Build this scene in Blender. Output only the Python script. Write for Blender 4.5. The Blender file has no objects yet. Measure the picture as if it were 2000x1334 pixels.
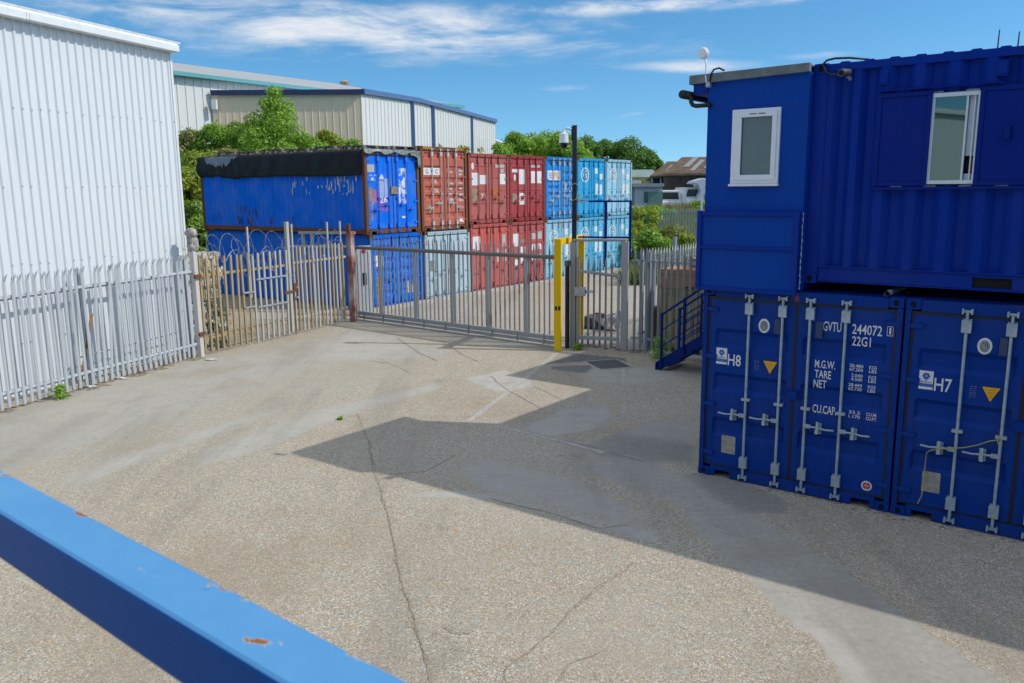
import bpy, bmesh, math, random
import numpy as np
from mathutils import Vector, Matrix
sc = bpy.context.scene
COL = sc.collection
R = math.radians
rnd = random.Random(7)
# ---------------------------------------------------------------- camera
CH, PITCH, ROLL, FPX = 3.8602, 0.1826, -0.0100, 1608.29
fw = Vector((0, math.cos(PITCH), -math.sin(PITCH)))
up0 = Vector((0, math.sin(PITCH), math.cos(PITCH)))
rt = Vector((1, 0, 0)) * math.cos(ROLL) + up0 * math.sin(ROLL)
upv = -Vector((1, 0, 0)) * math.sin(ROLL) + up0 * math.cos(ROLL)
cd = bpy.data.cameras.new('camera'); cam = bpy.data.objects.new('camera', cd); COL.objects.link(cam)
cam.matrix_world = Matrix(((rt.x, upv.x, -fw.x, 0), (rt.y, upv.y, -fw.y, 0), (rt.z, upv.z, -fw.z, CH), (0, 0, 0, 1)))
cd.sensor_width = 36; cd.lens = FPX / 2000 * 36; cd.clip_start = 0.05; cd.clip_end = 3000
cd.dof.use_dof = True; cd.dof.focus_distance = 14; cd.dof.aperture_fstop = 9
sc.camera = cam
# ---------------------------------------------------------------- sky and sun
SUN = Vector((0.727, -0.118, 0.676)).normalized()
w = bpy.data.worlds.new('World'); sc.world = w; w.use_nodes = True
nt = w.node_tree; nt.nodes.clear()
def N(nt, t, **k):
    n = nt.nodes.new(t)
    for a, b in k.items(): setattr(n, a, b)
    return n
def mth(nt, op, a, b=None, c=None, clamp=False):
    n = N(nt, 'ShaderNodeMath', operation=op, use_clamp=clamp)
    for i, v in enumerate((a, b, c)):
        if v is None: continue
        if isinstance(v, (int, float)): n.inputs[i].default_value = v
        else: nt.links.new(v, n.inputs[i])
    return n.outputs[0]
wo = N(nt, 'ShaderNodeOutputWorld'); bg = N(nt, 'ShaderNodeBackground')
sky = N(nt, 'ShaderNodeTexSky', sky_type='NISHITA', sun_disc=False, sun_elevation=math.asin(SUN.z),
        sun_rotation=math.atan2(SUN.x, SUN.y), air_density=1.0, dust_density=0.6, ozone_density=2.5)
tc = N(nt, 'ShaderNodeTexCoord'); sx = N(nt, 'ShaderNodeSeparateXYZ'); nt.links.new(tc.outputs['Generated'], sx.inputs[0])
# a clear, deep summer sky: the pale band at the horizon is kept low
lift = N(nt, 'ShaderNodeCombineXYZ'); nt.links.new(sx.outputs[0], lift.inputs[0]); nt.links.new(sx.outputs[1], lift.inputs[1]); nt.links.new(mth(nt, 'MULTIPLY_ADD', sx.outputs[2], 1.35, .12), lift.inputs[2])
nt.links.new(lift.outputs[0], sky.inputs[0])
hs = N(nt, 'ShaderNodeHueSaturation'); hs.inputs['Saturation'].default_value = 1.30; nt.links.new(sky.outputs[0], hs.inputs['Color'])
az = mth(nt, 'ARCTAN2', sx.outputs[0], sx.outputs[1]); el = mth(nt, 'ARCSINE', sx.outputs[2])
cx = N(nt, 'ShaderNodeCombineXYZ'); nt.links.new(az, cx.inputs[0]); nt.links.new(el, cx.inputs[1])
def nz_(scale, stretch, rot, det, dist=.4, rough=.62, loc=(0, 0, 0)):
    mp = N(nt, 'ShaderNodeMapping'); mp.inputs['Scale'].default_value = stretch; mp.inputs['Rotation'].default_value = (0, 0, rot); mp.inputs['Location'].default_value = loc
    nt.links.new(cx.outputs[0], mp.inputs[0]); t = N(nt, 'ShaderNodeTexNoise'); t.inputs['Scale'].default_value = scale; t.inputs['Detail'].default_value = det; t.inputs['Roughness'].default_value = rough; t.inputs['Distortion'].default_value = dist
    nt.links.new(mp.outputs[0], t.inputs[0]); return t.outputs[0]
def ang(u, v):
    d = (rt * ((u - 1000) / FPX) + upv * ((667 - v) / FPX) + fw).normalized(); return math.atan2(d.x, d.y), math.asin(d.z)
# cloud banks: centre, half length, half height (photo pixels -> angles), tilt, strength
cov = None
for u, v, hx, hy, tilt, amt in [(780, 58, 480, 56, -.06, 1.0), (1010, 62, 220, 36, -.03, .55), (480, 40, 480, 56, -.10, .85), (1350, 2, 520, 20, .02, .95), (300, 40, 300, 50, -.14, .75), (500, 85, 170, 22, .03, .45), (1340, 132, 170, 16, -.03, .75), (1590, 108, 110, 10, .0, .45), (1120, 173, 90, 9, .0, .55), (1232, 225, 45, 9, .1, .7), (740, 130, 110, 9, 0, .45), (965, 225, 60, 8, 0, .3), (1290, 280, 160, 5, 0, .25), (-500, 40, 500, 40, -.1, .7), (2700, 20, 500, 60, .1, .7)]:
    a0, e0 = ang(u, v); sa, se = hx / FPX, hy / FPX
    da = mth(nt, 'SUBTRACT', az, a0); de = mth(nt, 'SUBTRACT', mth(nt, 'SUBTRACT', el, e0), mth(nt, 'MULTIPLY', da, tilt))
    q = mth(nt, 'ADD', mth(nt, 'POWER', mth(nt, 'ABSOLUTE', mth(nt, 'DIVIDE', da, sa)), 2.0), mth(nt, 'POWER', mth(nt, 'ABSOLUTE', mth(nt, 'DIVIDE', de, se)), 2.0))
    g = mth(nt, 'MULTIPLY', mth(nt, 'EXPONENT', mth(nt, 'MULTIPLY', q, -1.0)), amt); cov = g if cov is None else mth(nt, 'MAXIMUM', cov, g)
high = N(nt, 'ShaderNodeMapRange', interpolation_type='SMOOTHSTEP'); high.inputs[1].default_value = .26; high.inputs[2].default_value = .55; high.inputs[4].default_value = .95; nt.links.new(el, high.inputs[0])  # unseen overhead cloud, added to lift and whiten the fill in the shade
cov = mth(nt, 'MAXIMUM', cov, high.outputs[0])
wisp = mth(nt, 'ADD', mth(nt, 'MULTIPLY', nz_(5.5, (.8, 4.2, 1), -.10, 10, .6, .66), .75), mth(nt, 'MULTIPLY', nz_(22, (.6, 2.6, 1), -.2, 7, .3, .6, (4, 2, 1)), .35))
cl = N(nt, 'ShaderNodeMapRange', interpolation_type='SMOOTHSTEP'); cl.inputs[1].default_value = .16; cl.inputs[2].default_value = .85
nt.links.new(mth(nt, 'ADD', mth(nt, 'MULTIPLY', cov, .60), mth(nt, 'MULTIPLY', mth(nt, 'SUBTRACT', wisp, .55), mth(nt, 'ADD', mth(nt, 'MULTIPLY', cov, 2.4), .25))), cl.inputs[0])
mx = N(nt, 'ShaderNodeMix', data_type='RGBA'); nt.links.new(mth(nt, 'MULTIPLY', cl.outputs[0], .92), mx.inputs[0]); tint = N(nt, 'ShaderNodeMix', data_type='RGBA', blend_type='MULTIPLY'); tint.inputs[0].default_value = 1; nt.links.new(hs.outputs[0], tint.inputs[6]); tint.inputs[7].default_value = (1.0, 1.08, .955, 1); nt.links.new(tint.outputs[2], mx.inputs[6]); mx.inputs[7].default_value = (4.6, 4.75, 4.9, 1)
nt.links.new(mx.outputs[2], bg.inputs[0]); bg.inputs[1].default_value = 0.142
nt.links.new(bg.outputs[0], wo.inputs[0])
sl = bpy.data.lights.new('sun', 'SUN'); sl.energy = 2.15; sl.angle = R(.5); sl.color = (1, .96, .88)
so = bpy.data.objects.new('sun', sl); COL.objects.link(so); so.rotation_euler = (-SUN).to_track_quat('-Z', 'Y').to_euler()
sc.view_settings.view_transform = 'Standard'; sc.view_settings.look = 'None'; sc.view_settings.exposure = 0.4; sc.view_settings.gamma = 1
# ---------------------------------------------------------------- helpers
def lin(r, g, b):
    f = lambda c: (c / 255 / 12.92) if c / 255 <= .04045 else ((c / 255 + .055) / 1.055) ** 2.4
    return (f(r), f(g), f(b))
def ray(u, v): return rt * ((u - 1000) / FPX) + upv * ((667 - v) / FPX) + fw
def gp(u, v, z=0.0):                       # ground point seen at a photo pixel
    d = ray(u, v); t = (z - CH) / d.z; return Vector((d.x * t, d.y * t, z))
def at(u, v, depth):                       # world point at a pixel and a depth along +Y
    d = ray(u, v); t = depth / d.y; return Vector((d.x * t, depth, CH + d.z * t))
def tag(o, label=None, cat=None, group=None, kind=None):
    if label: o['label'] = label
    if cat: o['category'] = cat
    if group: o['group'] = group
    if kind: o['kind'] = kind
    return o
def empty(name, loc=(0, 0, 0), rz=0.0, label=None, cat=None, group=None):
    o = bpy.data.objects.new(name, None); COL.objects.link(o); o.empty_display_size = .2
    o.location = loc; o.rotation_euler = (0, 0, rz); return tag(o, label, cat, group)
class MB:
    def __init__(s): s.v = []; s.f = []; s.m = []; s.cur = 0
    def add(s, vs, fs):
        b = len(s.v); s.v += [tuple(p) for p in vs]; s.f += [tuple(i + b for i in f) for f in fs]; s.m += [s.cur] * len(fs); return s
    def box(s, x0, x1, y0, y1, z0, z1):
        return s.add([(x0, y0, z0), (x1, y0, z0), (x1, y1, z0), (x0, y1, z0), (x0, y0, z1), (x1, y0, z1), (x1, y1, z1), (x0, y1, z1)],
                     [(0, 3, 2, 1), (4, 5, 6, 7), (0, 1, 5, 4), (1, 2, 6, 5), (2, 3, 7, 6), (3, 0, 4, 7)])
    def bar(s, p, q, w, h, up=(0, 0, 1)):   # rectangular bar between two points
        p = Vector(p); q = Vector(q); d = (q - p).normalized(); u = Vector(up)
        sd = d.cross(u)
        if sd.length < 1e-4: sd = d.cross(Vector((1, 0, 0)))
        sd.normalize(); u = sd.cross(d).normalized(); a = sd * w / 2; b = u * h / 2
        vs = [e + x for e in (p, q) for x in (-a - b, a - b, a + b, -a + b)]
        return s.add(vs, [(3, 2, 1, 0), (4, 5, 6, 7), (0, 1, 5, 4), (1, 2, 6, 5), (2, 3, 7, 6), (3, 0, 4, 7)])
    def tube(s, pts, r, n=8, caps=True):
        pts = [Vector(p) for p in pts]; vs = []; prev = None
        for i, p in enumerate(pts):
            d = (pts[min(i + 1, len(pts) - 1)] - pts[max(i - 1, 0)])
            d = d.normalized() if d.length > 1e-9 else Vector((0, 0, 1))
            if prev is None:
                u = d.cross(Vector((0, 0, 1)))
                if u.length < 1e-3: u = d.cross(Vector((1, 0, 0)))
            else: u = prev - d * prev.dot(d)
            u.normalize(); prev = u; k = d.cross(u); rr = r[i] if isinstance(r, (list, tuple)) else r
            vs += [p + (u * math.cos(2 * math.pi * j / n) + k * math.sin(2 * math.pi * j / n)) * rr for j in range(n)]
        fs = []
        for i in range(len(pts) - 1):
            for j in range(n): fs.append((i * n + j, i * n + (j + 1) % n, (i + 1) * n + (j + 1) % n, (i + 1) * n + j))
        if caps: fs.append(tuple(range(n - 1, -1, -1))); fs.append(tuple((len(pts) - 1) * n + j for j in range(n)))
        return s.add(vs, fs)
    def prism(s, poly, a, b, axis='y'):     # poly in the other two axes, extruded a..b
        n = len(poly)
        def P(p, t): return {'y': (p[0], t, p[1]), 'x': (t, p[0], p[1]), 'z': (p[0], p[1], t)}[axis]
        vs = [P(p, a) for p in poly] + [P(p, b) for p in poly]
        fs = [tuple(range(n)), tuple(range(2 * n - 1, n - 1, -1))] + [(i, (i + n), ((i + 1) % n + n), (i + 1) % n) for i in range(n)]
        return s.add(vs, fs)
    def disc(s, c, r, y, n=20, ring=None):  # in the xz plane facing -y
        cx_, cz_ = c; rx, rz = (r if isinstance(r, tuple) else (r, r))
        o = [(cx_ + rx * math.cos(2 * math.pi * i / n), y, cz_ + rz * math.sin(2 * math.pi * i / n)) for i in range(n)]
        if ring is None: return s.add(o, [tuple(range(n))])
        i_ = [(cx_ + ring * rx * math.cos(2 * math.pi * i / n), y, cz_ + ring * rz * math.sin(2 * math.pi * i / n)) for i in range(n)]
        return s.add(o + i_, [(i, (i + 1) % n, n + (i + 1) % n, n + i) for i in range(n)])
    def mesh(s, name, mats, smooth=False, fixn=True):
        me = bpy.data.meshes.new(name); me.from_pydata(s.v, [], s.f)
        for m in (mats if isinstance(mats, (list, tuple)) else [mats]): me.materials.append(m)
        if any(s.m): me.polygons.foreach_set('material_index', s.m)
        if fixn:
            bm = bmesh.new(); bm.from_mesh(me); bmesh.ops.recalc_face_normals(bm, faces=bm.faces); bm.to_mesh(me); bm.free()
        if smooth: me.shade_smooth()
        return me
    def build(s, name, mats, parent=None, bevel=0, smooth=False, label=None, fixn=True):
        return put(name, s.mesh(name, mats, smooth, fixn), parent, bevel, label)
def put(name, me, parent=None, bevel=0, label=None, mat=None):
    o = bpy.data.objects.new(name, me); COL.objects.link(o); o.parent = parent
    if mat is not None: o.material_slots[0].link = 'OBJECT'; o.material_slots[0].material = mat
    if bevel:
        b = o.modifiers.new('bevel', 'BEVEL'); b.width = bevel; b.segments = 2; b.limit_method = 'ANGLE'; b.angle_limit = R(40)
    if label: o['label'] = label
    return o
def copy_tree(o, parent=None):
    c = o.copy(); COL.objects.link(c)
    if parent is not None: c.parent = parent
    for ch in o.children: copy_tree(ch, c)
    return c
def text_mb(mb, s, x0, z0, w_, h, y):
    cu = bpy.data.curves.new('t', 'FONT'); cu.body = s; cu.resolution_u = 2; cu.fill_mode = 'FRONT'; cu.offset = .009
    ob = bpy.data.objects.new('t', cu); me = bpy.data.meshes.new_from_object(ob)
    v = np.array([tuple(p.co) for p in me.vertices]); fs = [tuple(p.vertices) for p in me.polygons]
    bpy.data.objects.remove(ob); bpy.data.meshes.remove(me); bpy.data.curves.remove(cu)
    if not len(v): return
    lo = v.min(0); hi = v.max(0); k = w_ / (hi[0] - lo[0]); m = h / (hi[1] - lo[1])
    mb.add([(x0 + (a[0] - lo[0]) * k, y, z0 + (a[1] - lo[1]) * m) for a in v], fs)
def lump(mb, c, r, rg, n=9):
    base = len(mb.v); vs = []; 
    for j in range(n):
        th_ = math.pi * j / (n - 1)
        for i in range(12):
            ph = 2 * math.pi * i / 12; k = 1 + rg.uniform(-.22, .22); vs.append((c[0] + r[0] * k * math.sin(th_) * math.cos(ph), c[1] + r[1] * k * math.sin(th_) * math.sin(ph), max(0.0, c[2] + r[2] * k * math.cos(th_))))
    mb.add(vs, [(j * 12 + i, j * 12 + (i + 1) % 12, (j + 1) * 12 + (i + 1) % 12, (j + 1) * 12 + i) for j in range(n - 1) for i in range(12)])
# ---------------------------------------------------------------- materials
MATS = {}
def base_mat(name, rough=.5, metal=0.0, spec=.5):
    m = bpy.data.materials.new(name); m.use_nodes = True; n = m.node_tree
    b = n.nodes['Principled BSDF']; b.inputs['Roughness'].default_value = rough; b.inputs['Metallic'].default_value = metal; b.inputs['Specular IOR Level'].default_value = spec
    return m, n, b
def noise(n, vec, scale, det=4, rough=.55, stretch=None, loc=(0, 0, 0)):
    if stretch or loc != (0, 0, 0):
        mp = N(n, 'ShaderNodeMapping'); mp.inputs['Scale'].default_value = stretch or (1, 1, 1); mp.inputs['Location'].default_value = loc
        n.links.new(vec, mp.inputs[0]); vec = mp.outputs[0]
    t = N(n, 'ShaderNodeTexNoise'); t.inputs['Scale'].default_value = scale; t.inputs['Detail'].default_value = det; t.inputs['Roughness'].default_value = rough
    n.links.new(vec, t.inputs[0]); return t.outputs[0]
def ss(n, v, lo, hi, a=0.0, b=1.0):
    mr = N(n, 'ShaderNodeMapRange', interpolation_type='SMOOTHSTEP')
    for i, x in enumerate((lo, hi, a, b)): mr.inputs[i + 1].default_value = x
    n.links.new(v, mr.inputs[0]); return mr.outputs[0]
def mixc(n, f, a, b, mode='MIX'):
    m = N(n, 'ShaderNodeMix', data_type='RGBA', blend_type=mode)
    if isinstance(f, (int, float)): m.inputs[0].default_value = f
    else: n.links.new(f, m.inputs[0])
    for i, c in ((6, a), (7, b)):
        if isinstance(c, tuple): m.inputs[i].default_value = (*c[:3], 1)
        else: n.links.new(c, m.inputs[i])
    return m.outputs[2]
def bump(n, b, h, s=.3, d=.01):
    bp = N(n, 'ShaderNodeBump'); bp.inputs['Strength'].default_value = s; bp.inputs['Distance'].default_value = d
    n.links.new(h, bp.inputs['Height']); n.links.new(bp.outputs[0], b.inputs['Normal'])
RUST = (.16, .055, .02)
def paint(name, c, rough=.45, rust=0.0, dirt=.25, fade=.15, metal=0.0, seed=None, rustc=RUST, spec=.10, fadec=None, rscale=2.2):
    """weathered paint: faded areas, vertical dirt streaks, rust blooms"""
    if name in MATS: return MATS[name]
    m, n, b = base_mat(name, rough, metal, spec); rs = random.Random(seed or name)
    loc = tuple(rs.uniform(0, 40) for _ in range(3))
    v = N(n, 'ShaderNodeTexCoord').outputs['Object']
    col = mixc(n, mth(n, 'MULTIPLY', ss(n, noise(n, v, 1.3, 5, .6, None, loc), .35, .75), fade * 2), c, fadec or tuple(min(1, x * .85 + .12 * sum(c) / 3 + .006) for x in c))
    st = ss(n, noise(n, v, 3.0, 5, .65, (2.2, 2.2, .22), loc), .52, .80)
    col = mixc(n, mth(n, 'MULTIPLY', st, dirt), col, tuple(x * .45 + .008 for x in c))
    if rust > 0:
        k = .70 - .22 * rust
        r1 = ss(n, noise(n, v, rscale, 9, .72, (1, 1, .6), loc), k, k + .07)
        rc = mixc(n, noise(n, v, 22, 3), rustc, tuple(x * 2.1 for x in rustc))
        col = mixc(n, r1, col, rc)
        n.links.new(mth(n, 'ADD', mth(n, 'MULTIPLY', r1, .4), rough), b.inputs['Roughness'])
    n.links.new(col, b.inputs['Base Color'])
    bump(n, b, noise(n, v, 18, 4), .12, .004)
    MATS[name] = m; return m
def plain(name, c, rough=.5, metal=0.0, var=.12, scale=6, spec=.5, bmp=.1):
    if name in MATS: return MATS[name]
    m, n, b = base_mat(name, rough, metal, spec); v = N(n, 'ShaderNodeTexCoord').outputs['Object']
    nz = noise(n, v, scale, 5, .6)
    n.links.new(mixc(n, ss(n, nz, .3, .7), tuple(x * (1 - var) for x in c), tuple(min(1, x * (1 + var)) for x in c)), b.inputs['Base Color'])
    if bmp: bump(n, b, nz, bmp, .004)
    MATS[name] = m; return m
def leaf_mat(name, c1, c2, tr=.42):
    if name in MATS: return MATS[name]
    m = bpy.data.materials.new(name); m.use_nodes = True; n = m.node_tree; n.nodes.clear()
    o = N(n, 'ShaderNodeOutputMaterial'); g = N(n, 'ShaderNodeNewGeometry'); d = N(n, 'ShaderNodeBsdfDiffuse'); t = N(n, 'ShaderNodeBsdfTranslucent'); mixs = N(n, 'ShaderNodeMixShader')
    gl = N(n, 'ShaderNodeBsdfGlossy'); gl.inputs['Roughness'].default_value = .45; gl.inputs['Color'].default_value = (.8, .85, .8, 1); m2 = N(n, 'ShaderNodeMixShader'); m2.inputs[0].default_value = .035
    v = N(n, 'ShaderNodeTexCoord').outputs['Object']
    f = mth(n, 'ADD', mth(n, 'MULTIPLY', g.outputs['Random Per Island'], .55), mth(n, 'MULTIPLY', ss(n, noise(n, v, .9, 3), .3, .7), .45))
    c = mixc(n, f, c1, c2); n.links.new(c, d.inputs[0])
    n.links.new(mixc(n, .5, c, (.27, .36, .05)), t.inputs[0]); mixs.inputs[0].default_value = tr
    n.links.new(d.outputs[0], mixs.inputs[1]); n.links.new(t.outputs[0], mixs.inputs[2])
    n.links.new(mixs.outputs[0], m2.inputs[1]); n.links.new(gl.outputs[0], m2.inputs[2]); n.links.new(m2.outputs[0], o.inputs[0])
    MATS[name] = m; return m
BLACK = plain('black rubber', (.012, .012, .013), .6)
HOLE = plain('dark hollow', (.004, .004, .005), .9)
WHITE = plain('white lettering', (.72, .74, .76), .55, var=.06)
GALV = plain('galvanised steel', (.42, .45, .48), .42, .35, .18, 9)
GALVB = plain('galvanised locking bar', (.36, .45, .50), .4, .3, .14, 12)
GALVD = paint('dull galvanised steel', (.35, .37, .385), .5, .12, .3, .2, .3)
NAVY = paint('navy container paint', (.0008, .041, .275), .48, .14, .6, .34)
NAVYF = paint('navy frame paint', (.001, .036, .245), .5, .48, .6, .25)
OFFICE = paint('office blue paint', (.0015, .031, .285), .45, .12, .6, .25)
CABIN = paint('cabin cladding blue', (.0006, .055, .34), .5, 0, .18, .08)
SHUT = paint('shutter blue paint', (.002, .019, .215), .48, .02, .2, .12)
UPVC = plain('white window plastic', (.78, .80, .83), .3, 0, .03)
YELLOW = paint('yellow gate paint', (.95, .585, .002), .42, .06, .2, .06)
POLEM = plain('dark slate pole paint', (.025, .033, .045), .4, .2)
CONC = plain('pale concrete', (.42, .39, .34), .9, 0, .2, 7, bmp=.4)
# ---------------------------------------------------------------- the ground
def in_poly(P, poly):
    x, y = P[:, 0], P[:, 1]; ins = np.zeros(len(P), bool); n = len(poly); dist = np.full(len(P), 1e9)
    for i in range(n):
        ax, ay = poly[i]; bx, by = poly[(i + 1) % n]
        c = ((ay > y) != (by > y)) & (x < (bx - ax) * (y - ay) / (by - ay + 1e-12) + ax); ins ^= c
        dx, dy = bx - ax, by - ay; t = np.clip(((x - ax) * dx + (y - ay) * dy) / (dx * dx + dy * dy + 1e-12), 0, 1)
        dist = np.minimum(dist, np.hypot(x - ax - t * dx, y - ay - t * dy))
    return np.where(ins, dist, -dist)
def gpoly(px_): return [tuple(gp(*p)[:2]) for p in px_]
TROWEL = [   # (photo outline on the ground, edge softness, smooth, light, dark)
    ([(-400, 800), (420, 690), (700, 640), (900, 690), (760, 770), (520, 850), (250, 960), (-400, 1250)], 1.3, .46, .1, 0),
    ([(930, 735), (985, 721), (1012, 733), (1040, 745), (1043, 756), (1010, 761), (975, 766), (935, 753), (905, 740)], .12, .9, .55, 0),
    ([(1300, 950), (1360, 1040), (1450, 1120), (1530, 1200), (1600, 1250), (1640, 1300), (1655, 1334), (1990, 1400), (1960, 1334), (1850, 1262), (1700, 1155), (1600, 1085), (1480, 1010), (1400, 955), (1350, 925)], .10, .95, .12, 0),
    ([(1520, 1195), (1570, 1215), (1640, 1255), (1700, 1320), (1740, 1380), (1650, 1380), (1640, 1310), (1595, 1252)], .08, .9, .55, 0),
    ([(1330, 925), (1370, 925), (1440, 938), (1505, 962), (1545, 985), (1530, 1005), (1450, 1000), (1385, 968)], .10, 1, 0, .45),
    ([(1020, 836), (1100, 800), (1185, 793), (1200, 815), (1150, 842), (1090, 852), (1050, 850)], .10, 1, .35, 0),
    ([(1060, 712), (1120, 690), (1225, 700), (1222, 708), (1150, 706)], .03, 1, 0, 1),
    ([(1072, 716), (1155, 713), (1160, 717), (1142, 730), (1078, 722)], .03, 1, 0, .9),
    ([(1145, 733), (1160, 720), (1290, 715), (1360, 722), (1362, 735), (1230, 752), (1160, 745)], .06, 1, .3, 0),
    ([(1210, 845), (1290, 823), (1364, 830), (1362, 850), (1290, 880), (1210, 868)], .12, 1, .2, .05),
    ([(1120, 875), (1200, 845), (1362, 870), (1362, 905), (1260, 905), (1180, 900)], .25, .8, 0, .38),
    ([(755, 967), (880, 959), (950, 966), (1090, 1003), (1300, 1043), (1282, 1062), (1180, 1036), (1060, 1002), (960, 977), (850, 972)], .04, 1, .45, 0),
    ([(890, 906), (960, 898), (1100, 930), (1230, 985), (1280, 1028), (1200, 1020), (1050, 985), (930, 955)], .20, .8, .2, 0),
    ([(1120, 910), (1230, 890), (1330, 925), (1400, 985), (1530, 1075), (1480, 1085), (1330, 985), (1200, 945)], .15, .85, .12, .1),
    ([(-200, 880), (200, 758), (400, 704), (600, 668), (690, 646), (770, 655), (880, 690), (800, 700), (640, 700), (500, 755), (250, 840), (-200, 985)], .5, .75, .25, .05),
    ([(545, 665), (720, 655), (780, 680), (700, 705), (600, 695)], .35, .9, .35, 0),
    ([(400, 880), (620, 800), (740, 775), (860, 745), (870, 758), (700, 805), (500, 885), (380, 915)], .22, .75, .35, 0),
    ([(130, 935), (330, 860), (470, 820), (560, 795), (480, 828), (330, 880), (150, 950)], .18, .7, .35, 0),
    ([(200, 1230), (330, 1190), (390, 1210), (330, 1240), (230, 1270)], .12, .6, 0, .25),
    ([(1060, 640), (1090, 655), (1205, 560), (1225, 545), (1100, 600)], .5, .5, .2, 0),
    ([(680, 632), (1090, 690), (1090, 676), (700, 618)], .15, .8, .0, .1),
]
def make_yard():
    xs = np.concatenate([np.arange(-22, -9, .5), np.arange(-9, 7.5, .11), np.arange(7.5, 16, .5)])
    ys = np.concatenate([np.arange(-6, 2, .5), np.arange(2, 24, .11), np.arange(24, 50, .4)])
    X, Y = np.meshgrid(xs, ys); P = np.stack([X.ravel(), Y.ravel()], -1); nx, ny = len(xs), len(ys)
    hh = .004 + np.zeros(len(P))
    me = bpy.data.meshes.new('yard')
    idx = np.arange(nx * ny).reshape(ny, nx)
    q = np.stack([idx[:-1, :-1], idx[:-1, 1:], idx[1:, 1:], idx[1:, :-1]], -1).reshape(-1, 4)
    me.vertices.add(len(P)); me.vertices.foreach_set('co', np.column_stack([P, hh]).astype(np.float32).ravel())
    me.loops.add(q.size); me.loops.foreach_set('vertex_index', q.ravel().astype(np.int32))
    me.polygons.add(len(q)); me.polygons.foreach_set('loop_start', np.arange(0, q.size, 4, dtype=np.int32))
    me.update(calc_edges=True)
    sm = np.zeros(len(P)); lg = np.zeros(len(P)); dk = np.zeros(len(P))
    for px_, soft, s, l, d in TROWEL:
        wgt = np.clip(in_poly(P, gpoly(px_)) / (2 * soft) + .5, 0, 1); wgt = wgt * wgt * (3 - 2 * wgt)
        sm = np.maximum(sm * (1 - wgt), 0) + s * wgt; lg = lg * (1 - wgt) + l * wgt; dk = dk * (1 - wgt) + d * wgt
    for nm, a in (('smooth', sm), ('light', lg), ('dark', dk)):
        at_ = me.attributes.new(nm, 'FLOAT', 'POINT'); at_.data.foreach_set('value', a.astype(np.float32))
    m, n, b = base_mat('yard concrete', .9, 0, .25)
    v = N(n, 'ShaderNodeTexCoord').outputs['Object']
    def att(k): return N(n, 'ShaderNodeAttribute', attribute_name=k).outputs['Fac']
    def vor(scale):
        t = N(n, 'ShaderNodeTexVoronoi'); t.inputs['Scale'].default_value = scale; n.links.new(v, t.inputs['Vector']); return t
    def cells(scale, cols):
        t = vor(scale); sp = N(n, 'ShaderNodeSeparateColor'); n.links.new(t.outputs['Color'], sp.inputs[0])
        cr = N(n, 'ShaderNodeValToRGB'); cr.color_ramp.interpolation = 'CONSTANT'
        while len(cr.color_ramp.elements) < len(cols): cr.color_ramp.elements.new(.5)
        for e, (p, c) in zip(cr.color_ramp.elements, cols): e.position = p; e.color = (*c, 1)
        n.links.new(sp.outputs[0], cr.inputs[0]); return cr.outputs[0], t.outputs['Distance']
    matrix = (.425, .38, .30)
    pal = [(0, (.36, .315, .235)), (.20, (.46, .41, .315)), (.38, (.28, .248, .19)), (.50, (.56, .51, .42)), (.63, (.42, .31, .19)), (.73, (.68, .645, .57)), (.81, (.15, .142, .125)), (.885, (.36, .22, .11)), (.94, (.86, .84, .79))]
    c1, d1 = cells(76, pal); c2, d2 = cells(150, pal)
    agg = mixc(n, .36, c1, c2); hue = noise(n, v, 7, 5, .7, None, (2, 8, 5)); agg = mixc(n, ss(n, hue, .5, .72, 0, .8), agg, mixc(n, 1.0, agg, (1.14, .99, .86), 'MULTIPLY')); agg = mixc(n, ss(n, hue, .28, .5, .8, 0), agg, mixc(n, 1.0, agg, (.88, 1.0, 1.08), 'MULTIPLY'))
    big = noise(n, v, .45, 6, .6); mid = noise(n, v, 2.3, 6, .65); fine = noise(n, v, 14, 5, .65)
    agg = mixc(n, ss(n, mid, .45, .72, .0, .45), agg, matrix)
    agg = mixc(n, ss(n, big, .35, .7, .0, .35), agg, (.38, .30, .21))
    smc = mixc(n, ss(n, fine, .3, .7), (.35, .325, .275), (.43, .40, .34))
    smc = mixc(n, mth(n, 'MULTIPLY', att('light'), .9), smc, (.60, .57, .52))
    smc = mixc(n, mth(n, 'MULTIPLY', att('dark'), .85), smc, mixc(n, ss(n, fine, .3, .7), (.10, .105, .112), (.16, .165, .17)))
    smc = mixc(n, ss(n, mid, .4, .75, 0, .3), smc, (.26, .245, .215))
    f = mth(n, 'ADD', att('smooth'), mth(n, 'MULTIPLY', mth(n, 'SUBTRACT', noise(n, v, 5, 6, .7), .5), .9))
    f = mth(n, 'MULTIPLY', ss(n, f, .30, .68), ss(n, att('smooth'), .02, .15))
    col = mixc(n, f, agg, smc)
    trk = noise(n, v, .55, 6, .62, (1.7, .22, 1), (3, 9, 0)); blot = noise(n, v, .30, 5, .6, None, (11, 4, 0))
    col = mixc(n, ss(n, trk, .48, .66, 0, .34), col, (.245, .225, .19)); col = mixc(n, ss(n, blot, .52, .68, 0, .30), col, (.47, .43, .36)); col = mixc(n, ss(n, blot, .32, .46, .30, 0), col, (.31, .235, .155))
    col = mixc(n, ss(n, noise(n, v, 3.2, 8, .75, None, (5, 8, 3)), .60, .72, 0, .42), col, (.17, .155, .135))
    col = mixc(n, ss(n, noise(n, v, .8, 7, .7, None, (7, 3, 1)), .58, .78, 0, .38), col, (.20, .18, .155))
    col = mixc(n, ss(n, noise(n, v, 1.6, 7, .75, (1, .25, 1), (17, 3, 1)), .60, .80, 0, .30), col, (.50, .47, .42))
    col = mixc(n, ss(n, noise(n, v, 7, 3, .5, None, (1, 9, 4)), .72, .76, 0, .5), col, (.13, .12, .11))
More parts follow.
